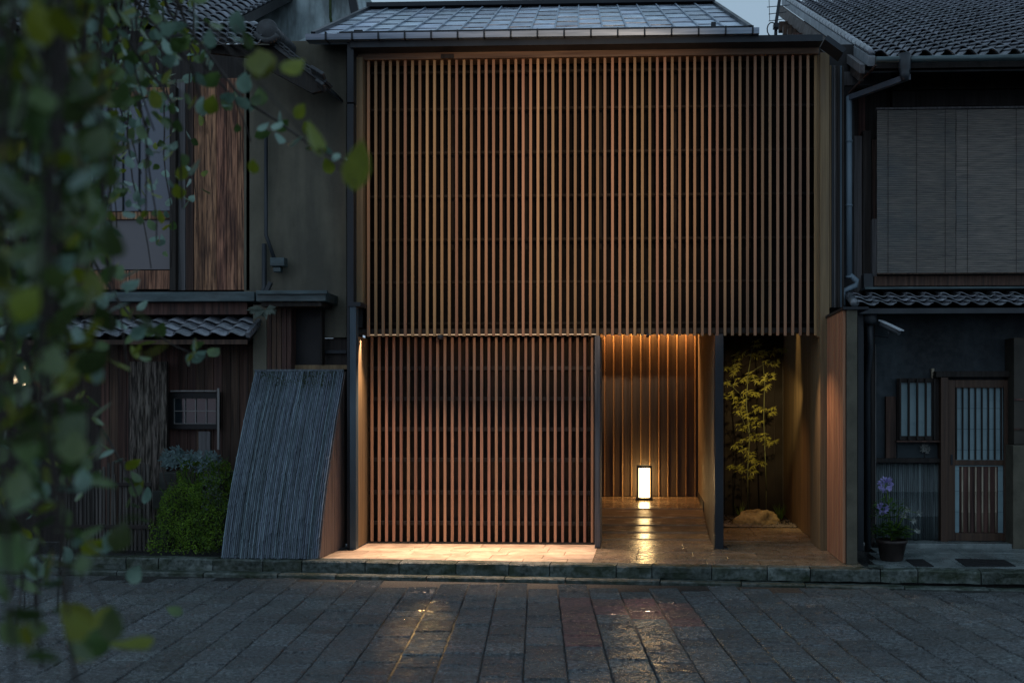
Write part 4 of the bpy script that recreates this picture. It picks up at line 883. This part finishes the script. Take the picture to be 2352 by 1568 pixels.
def strip_mesh(seed, w):
    random.seed(seed); m = MB(); nt_ = 130; nodes = []; p = rr(.02, .14)
    while p < 1: nodes.append(p); p += rr(.10, .20)
    vs = []; fs = []; K = 4
    for i in range(nt_ + 1):
        t = i / nt_; y, z = pr(t); y2, z2 = pr(min(1, t + .01)); y1, z1 = pr(max(0, t - .01)); tx, tz = y2 - y1, z2 - z1; L = math.hypot(tx, tz) or 1; nx, nz = tz / L, -tx / L
        if nx > 0: nx, nz = -nx, -nz
        bump = sum(.014 * math.exp(-((t - q_) / .0045) ** 2) for q_ in nodes)
        lift = .003 * math.sin(t * 9 + seed)
        for k in range(K + 1):
            a = k / K; h = .013 * math.sin(math.pi * a) + bump + lift
            vs.append(((a - .5) * w * .88, y + nx * h, z + nz * h))
    for i in range(nt_):
        for k in range(K): fs.append((i * (K + 1) + k, i * (K + 1) + k + 1, (i + 1) * (K + 1) + k + 1, (i + 1) * (K + 1) + k))
    return m.add(vs, fs, True)
sms = [strip_mesh(s, sw_).mesh('bamboo_strip', LBAM) for s in range(14)]
random.seed(44)
for k in range(NS): place('bamboo_strip', random.choice(sms), BS, (bxl + (k + .5) * sw_, rr(-.006, .004), rr(-.004, .008)), scl=(1, 1, 1))
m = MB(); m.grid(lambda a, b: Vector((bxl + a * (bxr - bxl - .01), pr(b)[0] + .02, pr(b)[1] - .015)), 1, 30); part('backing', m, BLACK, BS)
# right end face: vertical strips filling the profile
random.seed(45)
for k in range(22):
    y0 = .10 - k * .043; y1 = y0 - .039
    def ztop(y):
        for i in range(200):
            yy, zz = pr(i / 199)
            if yy <= y: return zz
        return 0.02
    z0, z1 = ztop(y0), ztop(y1)
    if z1 < .04: z1 = .04
    part('end_strip', MB().prism([(bxr + .002, y0, .004), (bxr + .002, y1, .004), (bxr + .002, y1, z1 - .01), (bxr + .002, y0, z0 - .01)], (.012 + rr(0, .004), 0, 0)), PBAM, BS, .004)
for zc_ in (1.0, .45): part('inner_frame', MB().bar((bxl, pr(.5)[0] + .1, zc_), (bxr, pr(.5)[0] + .1, zc_), .03, .03), DARKW, BS)
# moss and gaps near the top of the screen
random.seed(46); m = MB()
for k in range(900):
    cl = random.choice(((650, 905), (700, 900), (745, 905), (620, 880), (720, 875), (750, 870))); u = cl[0] + random.gauss(0, 14); t = (cl[1] + random.gauss(0, 14) - 850) / 430
    if t < .005 or u > 786 or u < 592: continue
    y, z = pr(t * .82); x = PX(u, y); pebble(m, (x, y - .008, z + .01), rr(.004, .011))
tag(part('moss', m, MOSS, BS), kind='stuff')
bx('top_lath', LBAM, BS, bxl, bxr, .075, .11, 2.005, 2.028, .004)

# ================================================================== LANTERN
lp = P(1480, 1146, 3.65); lz = .241; lx = lp.x
LN = thing('floor_lantern', 'glowing paper floor lantern with a dark frame at the end of the porch', 'lantern', (lx, 3.62, lz))
part('base', MB().box(lx - .125, lx + .125, 3.50, 3.74, lz, lz + .03), STEEL, LN, .004)
hh = .46
m = MB()
for sx in (-1, 1):
    for sy in (-1, 1): m.box(lx + sx * .100 - .012, lx + sx * .100 + .012, 3.62 + sy * .098 - .008, 3.62 + sy * .098 + .008, lz + .03, lz + hh)
part('frame', m, STEEL, LN)
part('top_frame', MB().box(lx - .112, lx + .112, 3.51, 3.535, lz + hh, lz + hh + .034).box(lx - .112, lx + .112, 3.705, 3.73, lz + hh, lz + hh + .034).box(lx - .112, lx - .088, 3.536, 3.704, lz + hh, lz + hh + .034).box(lx + .088, lx + .112, 3.536, 3.704, lz + hh, lz + hh + .034), STEEL, LN)
m = MB(); m.box(lx - .085, lx + .085, 3.532, 3.71, lz + .035, lz + hh - .01); part('paper_shade', m, LAMPW, LN)
_t = LAMPW.node_tree; _N = _t.nodes; _L = _t.links; _tc = _N.new('ShaderNodeTexCoord'); _sx = _N.new('ShaderNodeSeparateXYZ'); _L.new(_tc.outputs['Object'], _sx.inputs[0])
_sb = _N.new('ShaderNodeMath'); _sb.operation = 'SUBTRACT'; _sb.inputs[1].default_value = lx; _L.new(_sx.outputs[0], _sb.inputs[0])
_ab = _N.new('ShaderNodeMath'); _ab.operation = 'ABSOLUTE'; _L.new(_sb.outputs[0], _ab.inputs[0])
_mr = _N.new('ShaderNodeMapRange'); _mr.inputs[1].default_value = .015; _mr.inputs[2].default_value = .085; _mr.inputs[3].default_value = 30; _mr.inputs[4].default_value = 1.8; _L.new(_ab.outputs[0], _mr.inputs[0])
_L.new(_mr.outputs[0], _N['Principled BSDF'].inputs['Emission Strength'])
bx('centre_bar', STEEL, LN, lx - .005, lx + .005, 3.524, 3.531, lz + .031, lz + hh, 0)

# ================================================================== GARDEN COURT
rk = P(1735, 1190, 2.45)
m = MB(); random.seed(50)
def rockf(a, b):
    th, ph = a * 2 * math.pi, b * math.pi / 2; d = Vector((math.cos(th) * math.cos(ph), math.sin(th) * math.cos(ph), math.sin(ph)))
    r_ = 1 + .22 * noise.noise(d * 1.6 + Vector((3, 1, 2))) + .08 * noise.noise(d * 5) + .04 * noise.noise(d * 13)
    return Vector((rk.x + d.x * .30 * r_, 2.55 + d.y * .20 * r_, -.02 + d.z * .24 * r_ + .04 * d.x))
m.grid(rockf, 40, 20)
tag(part('garden_rock', m, ROCKM), 'mossy ochre boulder lying on the gravel in the courtyard garden', 'rock')
bt = thing('bamboo_plant', 'slender bamboo with sparse yellow green leaves lit in the dark courtyard', 'bamboo', G(1718, 1180, .0))
st = [[(1718, 1175), (1717, 1080), (1722, 1000), (1714, 930), (1718, 860), (1728, 800)], [(1760, 1125), (1757, 1040), (1754, 960), (1756, 880), (1750, 810)], [(1722, 1000), (1705, 960), (1692, 945)], [(1717, 1085), (1700, 1080), (1690, 1070)], [(1714, 930), (1700, 905), (1680, 885), (1668, 870)], [(1718, 860), (1740, 845), (1768, 828)]]
m = MB()
for i, s_ in enumerate(st): m.tube([P(u, v, 3.0 + (.1 if i == 1 else 0)) + Vector((0, rr(-.02, .02), 0)) for u, v in s_], [.0065 if i < 2 else .003] * len(s_), 6)
b0 = P(1718, 1175, 3.0); m.tube([(b0.x, 3.0, 0), b0], .007, 6); b0 = P(1760, 1125, 3.1); m.tube([(b0.x, 3.1, 0), b0], .006, 6)
part('culm', m, M('culm_green', (.13, .15, .06), (.08, .09, .04)), bt)
m = MB(); random.seed(52)
cl = [(1735, 812), (1745, 822), (1722, 860), (1770, 862), (1745, 870), (1705, 870), (1690, 850), (1755, 885), (1730, 905), (1712, 900), (1700, 915), (1742, 935), (1765, 938), (1690, 938), (1712, 950), (1775, 945), (1720, 965), (1700, 978), (1735, 975),
      (1715, 1000), (1745, 1000), (1760, 1010), (1775, 1012), (1695, 1015), (1705, 1030), (1718, 1038), (1730, 1050), (1742, 1060), (1724, 1072), (1700, 1075), (1690, 1068), (1720, 1090), (1685, 830), (1672, 905), (1668, 845), (1790, 800), (1765, 805), (1700, 810), (1680, 875), (1740, 790), (1775, 830)]
for (u, v) in cl:
    for q_ in range(5):
        c = P(u + rr(-13, 13), v + rr(-8, 8), rr(2.75, 3.45))
        for k in range(random.randint(5, 9)):
            a = R(rr(-160, 50)); d = Vector((math.cos(a) * 1.0, rr(-.7, .5), math.sin(a) * .6 - .1)).normalized(); l = rr(.04, .09); s = d.cross(Vector((0, 1, .3))).normalized() * .0048
            m.add([c, c + d * l * .35 + s, c + d * l, c + d * l * .35 - s], [(0, 1, 2, 3)])
part('foliage', m, BAMLEAF, bt)
m = MB(); random.seed(53)
for (u, v) in ((1795, 1190), (1700, 1200), (1790, 1160)):
    c = P(u, v, 2.9); c.z = .03
    for k in range(24): a = rr(0, 6.28); d = Vector((math.cos(a) * .5, math.sin(a) * .5, 1)).normalized(); l = rr(.1, .3); s = Vector((.005, 0, 0)); m.add([c - s, c + s, c + d * l], [(0, 1, 2)])
gt = thing('grass_tuft', 'dark grass tufts growing around the mossy boulder', 'grass', (1.4, 2.9, 0)); tag(part('blades', m, SHRUBM, gt), kind='stuff')

# ================================================================== POTTED PLANT
pc = G(2048, 1286, 0); PP = thing('flower_pot', 'brown clay pot of green leaves with tall lilac blooms beside the tiled townhouse', 'potted plant', pc)
sc_p = pc.y + .05
ph = PZ(2048, 1238, pc.y)
part('pot', MB().lathe([(0, 0), (.105, 0), (.115, .01), (.150, ph - .035), (.162, ph - .033), (.164, ph), (.146, ph), (.14, ph - .04), (0, ph - .04)], (pc.x, pc.y, 0), 28), POTM, PP)
m = MB(); random.seed(61)
for k in range(620):
    a = rr(0, 6.28); r_ = .19 * math.sqrt(rr(0, 1)); c = Vector((pc.x + math.cos(a) * r_, pc.y + math.sin(a) * r_ * .8, ph + .02 + rr(0, .17) * (1 - r_ * 2.2)))
    if random.random() < .28: c.z += rr(.12, .3); c.x += -.02
    d = Vector((math.cos(a), math.sin(a) - .5, rr(-.3, .8))).normalized(); s = d.cross(Vector((0, 0, 1))).normalized() * rr(.013, .022); l = rr(.035, .06)
    m.add([c, c + d * l * .4 + s, c + d * l * .8 + s * .8, c + d * l, c + d * l * .8 - s * .8, c + d * l * .4 - s], [(0, 1, 2, 3), (0, 3, 4, 5)])
part('leaves', m, POTG, PP)
for (u, v, rad) in ((2034, 1112, .085), (2027, 1167, .065)):
    c = P(u, v, pc.y - .02); m = MB(); random.seed(int(v))
    for k in range(90):
        d = Vector((rr(-1, 1), rr(-1, .3), rr(-1, 1))).normalized(); s = d.cross(Vector((rr(-1, 1), 1, 0))).normalized() * .012; o_ = c + d * rad * rr(.3, .7); l = rad * rr(.35, .55)
        m.add([o_, o_ + d * l * .6 + s, o_ + d * l, o_ + d * l * .6 - s], [(0, 1, 2, 3)])
    part('blossom', m, PETAL, PP); part('stem', MB().tube([c, (c.x + .02, c.y, .7), (pc.x, pc.y, ph - .02)], .005, 6), SHRUBM, PP)
m = MB(); random.seed(66)
pt_ = [P(2075, 1185, pc.y - .05), P(2098, 1195, pc.y - .08), P(2106, 1218, pc.y - .1), P(2085, 1170, pc.y - .05), P(2110, 1178, pc.y - .06)]
for c0 in pt_: spray(m, c0, 20, .045, .012, .1, .8)
part('pale_sprigs', m, M('pale_sprig', (.26, .29, .27), (.16, .18, .17)), PP)
m = MB(); 
for c0 in pt_: m.tube([(pc.x, pc.y, ph), ((c0.x + pc.x) / 2, c0.y, c0.z + .03), c0], .003, 5)
part('sprig_stems', m, SHRUBM, PP)

# ================================================================== FOREGROUND TREE
TR = thing('leafy_tree', 'leafy tree whose blurred branches hang in front of the left side of the street', 'tree', (-3.2, -8.6, ZS))
random.seed(90)
part('trunk', MB().tube([(-3.2, -8.6, ZS), (-3.15, -8.6, 1.0), (-3.25, -8.5, 2.2), (-3.1, -8.5, 3.4), (-3.0, -8.4, 4.4)], [.17, .13, .12, .10, .07], 14), TWIG, TR)
def at(u, v, d):
    r_ = ray(u, v); return CAM + r_ * d
leaves = []      # (pos, size, facing, mat)
limbs = MB(); twigs = MB()
hubs = [at(-60, -260, 2.3), at(120, -300, 3.2), at(300, -240, 3.9), at(-200, -200, 4.6)]
for h in hubs: limbs.tube([(-3.1, -8.5, 3.4), (Vector((-3.1, -8.5, 3.4)) + h) / 2 + Vector((0, 0, .25)), h], [.05, .035, .018], 8)
def twig(pts, size, n, spread=.06, ymix=.16, bmix=.34, r0=.006):
    path = []
    for i in range(len(pts) - 1):
        for k in range(6): path.append(pts[i].lerp(pts[i + 1], k / 6))
    path.append(pts[-1])
    path = [p + Vector((noise.noise(p * 3), noise.noise(p * 3 + Vector((5, 5, 5))), noise.noise(p * 3 + Vector((9, 1, 5))))) * .03 for p in path]
    twigs.tube(path, [r0 * 1.3 * (1 - .7 * i / len(path)) for i in range(len(path))], 5)
    for k in range(n):
        t = (k + rr(0, 1)) / n; p = path[int(t * (len(path) - 1))]
        off = Vector((rr(-1, 1), rr(-1, 1), rr(-1, .5))).normalized() * rr(.3, 1) * spread
        q_ = random.random(); mt = LEAFY if q_ < ymix else (LEAFB if q_ < ymix + bmix else LEAFD)
        leaves.append((p + off, size * rr(.7, 1.2), mt))
# dense hanging mass at the left
for k in range(46):
    d = rr(1.9, 5.6); u = random.choice((rr(-150, 130), rr(-100, 330), rr(-160, 200))); h = min(hubs, key=lambda q_: abs((q_ - CAM).dot(FWD) - d))
    vend = rr(300, 1600); top = at(u + rr(-40, 40), -120, d)
    if u > 200: vend = rr(250, 1000)
    pts = [h, top, at(u + rr(-30, 30), vend * .5, d * rr(.95, 1.05)), at(u + rr(-50, 60), vend, d * rr(.95, 1.05))]
    twig(pts, .062, int(14 + vend / 50), .09, bmix=.10 if d < 3 else .3)
for k in range(36):
    d = rr(1.25, 2.4); u = rr(-120, 150) if k % 4 else rr(100, 260); h = hubs[0]
    vend = rr(200, 1650); pts = [h, at(u + rr(-40, 40), -160, d), at(u + rr(-30, 30), vend * .5, d), at(u + rr(-40, 70), vend, d)]
    twig(pts, .058, int(9 + vend / 90), .09, ymix=.15, bmix=.04, r0=.004)
for k in range(26):
    d = rr(3.6, 6.5); u = rr(150, 430); h = hubs[2]
    vend = rr(60, 620); pts = [h, at(u + rr(-40, 40), -120, d), at(u + rr(-30, 30), vend * .5, d), at(u + rr(-50, 50), vend, d)]
    twig(pts, .058, int(16 + vend / 22), .11, bmix=.42)
# upper cluster reaching right
for (pts, n, s) in (
    ([(-60, -260, 2.3), (300, -60, 2.6), (480, 60, 2.8), (600, 150, 2.9)], 22, .06),
    ([(300, -240, 3.9), (430, 60, 3.9), (560, 230, 3.9), (650, 290, 3.9), (730, 345, 3.8), (800, 375, 3.7)], 24, .058),
    ([(300, -240, 3.9), (380, 20, 4.2), (470, 140, 4.2), (545, 240, 4.2), (570, 330, 4.2)], 20, .058),
    ([(120, -300, 3.2), (330, 40, 3.4), (440, 150, 3.4), (480, 300, 3.5)], 26, .06),
    ([(120, -300, 3.2), (300, 100, 3.6), (400, 250, 3.6), (420, 480, 3.7)], 34, .058),
    ([(300, -240, 3.9), (260, 100, 4.4), (350, 300, 4.4), (360, 560, 4.4)], 34, .056),
    ([(-200, -200, 4.6), (150, 500, 4.4), (240, 640, 4.3), (320, 740, 4.2), (400, 790, 4.2), (480, 822, 4.2)], 30, .062),
    ([(-200, -200, 4.6), (100, 800, 4.4), (250, 1000, 4.2), (310, 1120, 4.1), (340, 1190, 4.1)], 26, .066),
    ([(-60, -260, 2.3), (40, 700, 2.4), (120, 1100, 2.4), (200, 1330, 2.3)], 26, .06),
    ([(120, -300, 3.2), (220, 300, 3.3), (250, 620, 3.3), (300, 860, 3.3)], 34, .058),
):
    twig([at(*p) for p in pts], s, n, .075)
# single big near leaves the photograph shows clearly
for (u, v, d, s, mt) in ((612, 178, 2.2, .082, LEAFY), (590, 120, 2.2, .075, LEAFY), (648, 165, 2.2, .06, LEAFY), (815, 440, 2.1, .10, LEAFY), (735, 360, 2.2, .075, LEAFY), (582, 400, 3.0, .045, LEAFY), (677, 272, 3.0, .05, LEAFY), (280, 1470, 2.0, .10, LEAFY), (205, 1450, 2.0, .075, LEAFY), (255, 1390, 2.1, .07, LEAFY),
                         (178, 300, 2.3, .075, LEAFY), (428, 830, 3.6, .055, LEAFY), (465, 822, 3.6, .06, LEAFB), (448, 812, 3.6, .05, LEAFB), (295, 850, 2.8, .075, LEAFY), (300, 1340, 3.0, .06, LEAFB), (130, 1010, 2.6, .08, LEAFY), (480, 112, 3.2, .055, LEAFB), (558, 215, 3.6, .07, LEAFB), (575, 250, 3.6, .06, LEAFB), (590, 300, 3.7, .05, LEAFB), (628, 300, 3.6, .055, LEAFB), (660, 335, 3.6, .06, LEAFB), (780, 352, 3.6, .04, LEAFB), (420, 1410, 3.2, .05, LEAFD), (240, 1270, 2.8, .07, LEAFB), (220, 690, 2.6, .07, LEAFB)):
    leaves.append((at(u, v, d), s, mt))
for a, b in (((540, 60, 2.3), (612, 165, 2.25)), ((735, 340, 2.2), (815, 420, 2.1)), ((600, 200, 2.3), (740, 350, 2.2)), ((200, 1330, 2.3), (280, 1440, 2.0)), ((480, 60, 2.4), (600, 200, 2.3))):
    twigs.tube([at(*a), at(*b)], .0022, 5)
part('limb', limbs, TWIG, TR); part('twigs', twigs, TWIG, TR)
def leaf_mb():
    m = MB(); prof = [(0, 0), (.30, .18), (.40, .42), (.30, .72), (.12, .93), (0, 1.08)]
    vs = [(0, y, -.05 * math.sin(y * 2.6)) for _, y in prof]; L_ = [(-x, y, .09 * (x / .4) - .05 * math.sin(y * 2.6)) for x, y in prof[1:-1]]; R_ = [(x, y, z) for (x_, y, z), (x, _) in zip(L_, prof[1:-1])]
    vs += L_ + R_; fs = [(0, 1, 6), (1, 2, 7, 6), (2, 3, 8, 7), (3, 4, 9, 8), (4, 5, 9), (0, 10, 1), (1, 10, 11, 2), (2, 11, 12, 3), (3, 12, 13, 4), (4, 13, 5)]
    return m.add(vs, fs, True)
lm = leaf_mb(); lme = {mt.name: lm.mesh('leaf', mt) for mt in (LEAFD, LEAFB, LEAFY)}
leaves = [(p, s, mt, Euler((R(rr(-70, 70)) + R(90) * (random.random() < .75), R(rr(-40, 40)), rr(0, 6.28)))) for p, s, mt in leaves]
def seen(p): u, v, d = proj(p); return -60 < u < 2400 and -60 < v < 1630
leaves.sort(key=lambda t: (0 if seen(t[0]) else 1, -t[1] / max(.5, proj(t[0])[2])))
rest = {mt.name: MB() for mt in (LEAFD, LEAFB, LEAFY)}
allm = MB(); matidx = []
ML = [LEAFD, LEAFB, LEAFY]
for k, (p, s, mt, e) in enumerate(leaves):
    if k < 298: place('leaf', lme[mt.name], TR, p, e, (s, s, s))
    else:
        mtx = e.to_matrix(); allm.add([p + mtx @ (Vector(v) * s) for v in lm.v], lm.f, True); matidx += [ML.index(mt)] * len(lm.f)
me = allm.mesh('foliage', ML); me.polygons.foreach_set('material_index', matidx); me.polygons.foreach_set('use_smooth', [True] * len(me.polygons))
tag(place('foliage', me, TR), kind='stuff')
print('tiles', ntile, 'stones', cnt, 'leaves', len(leaves))
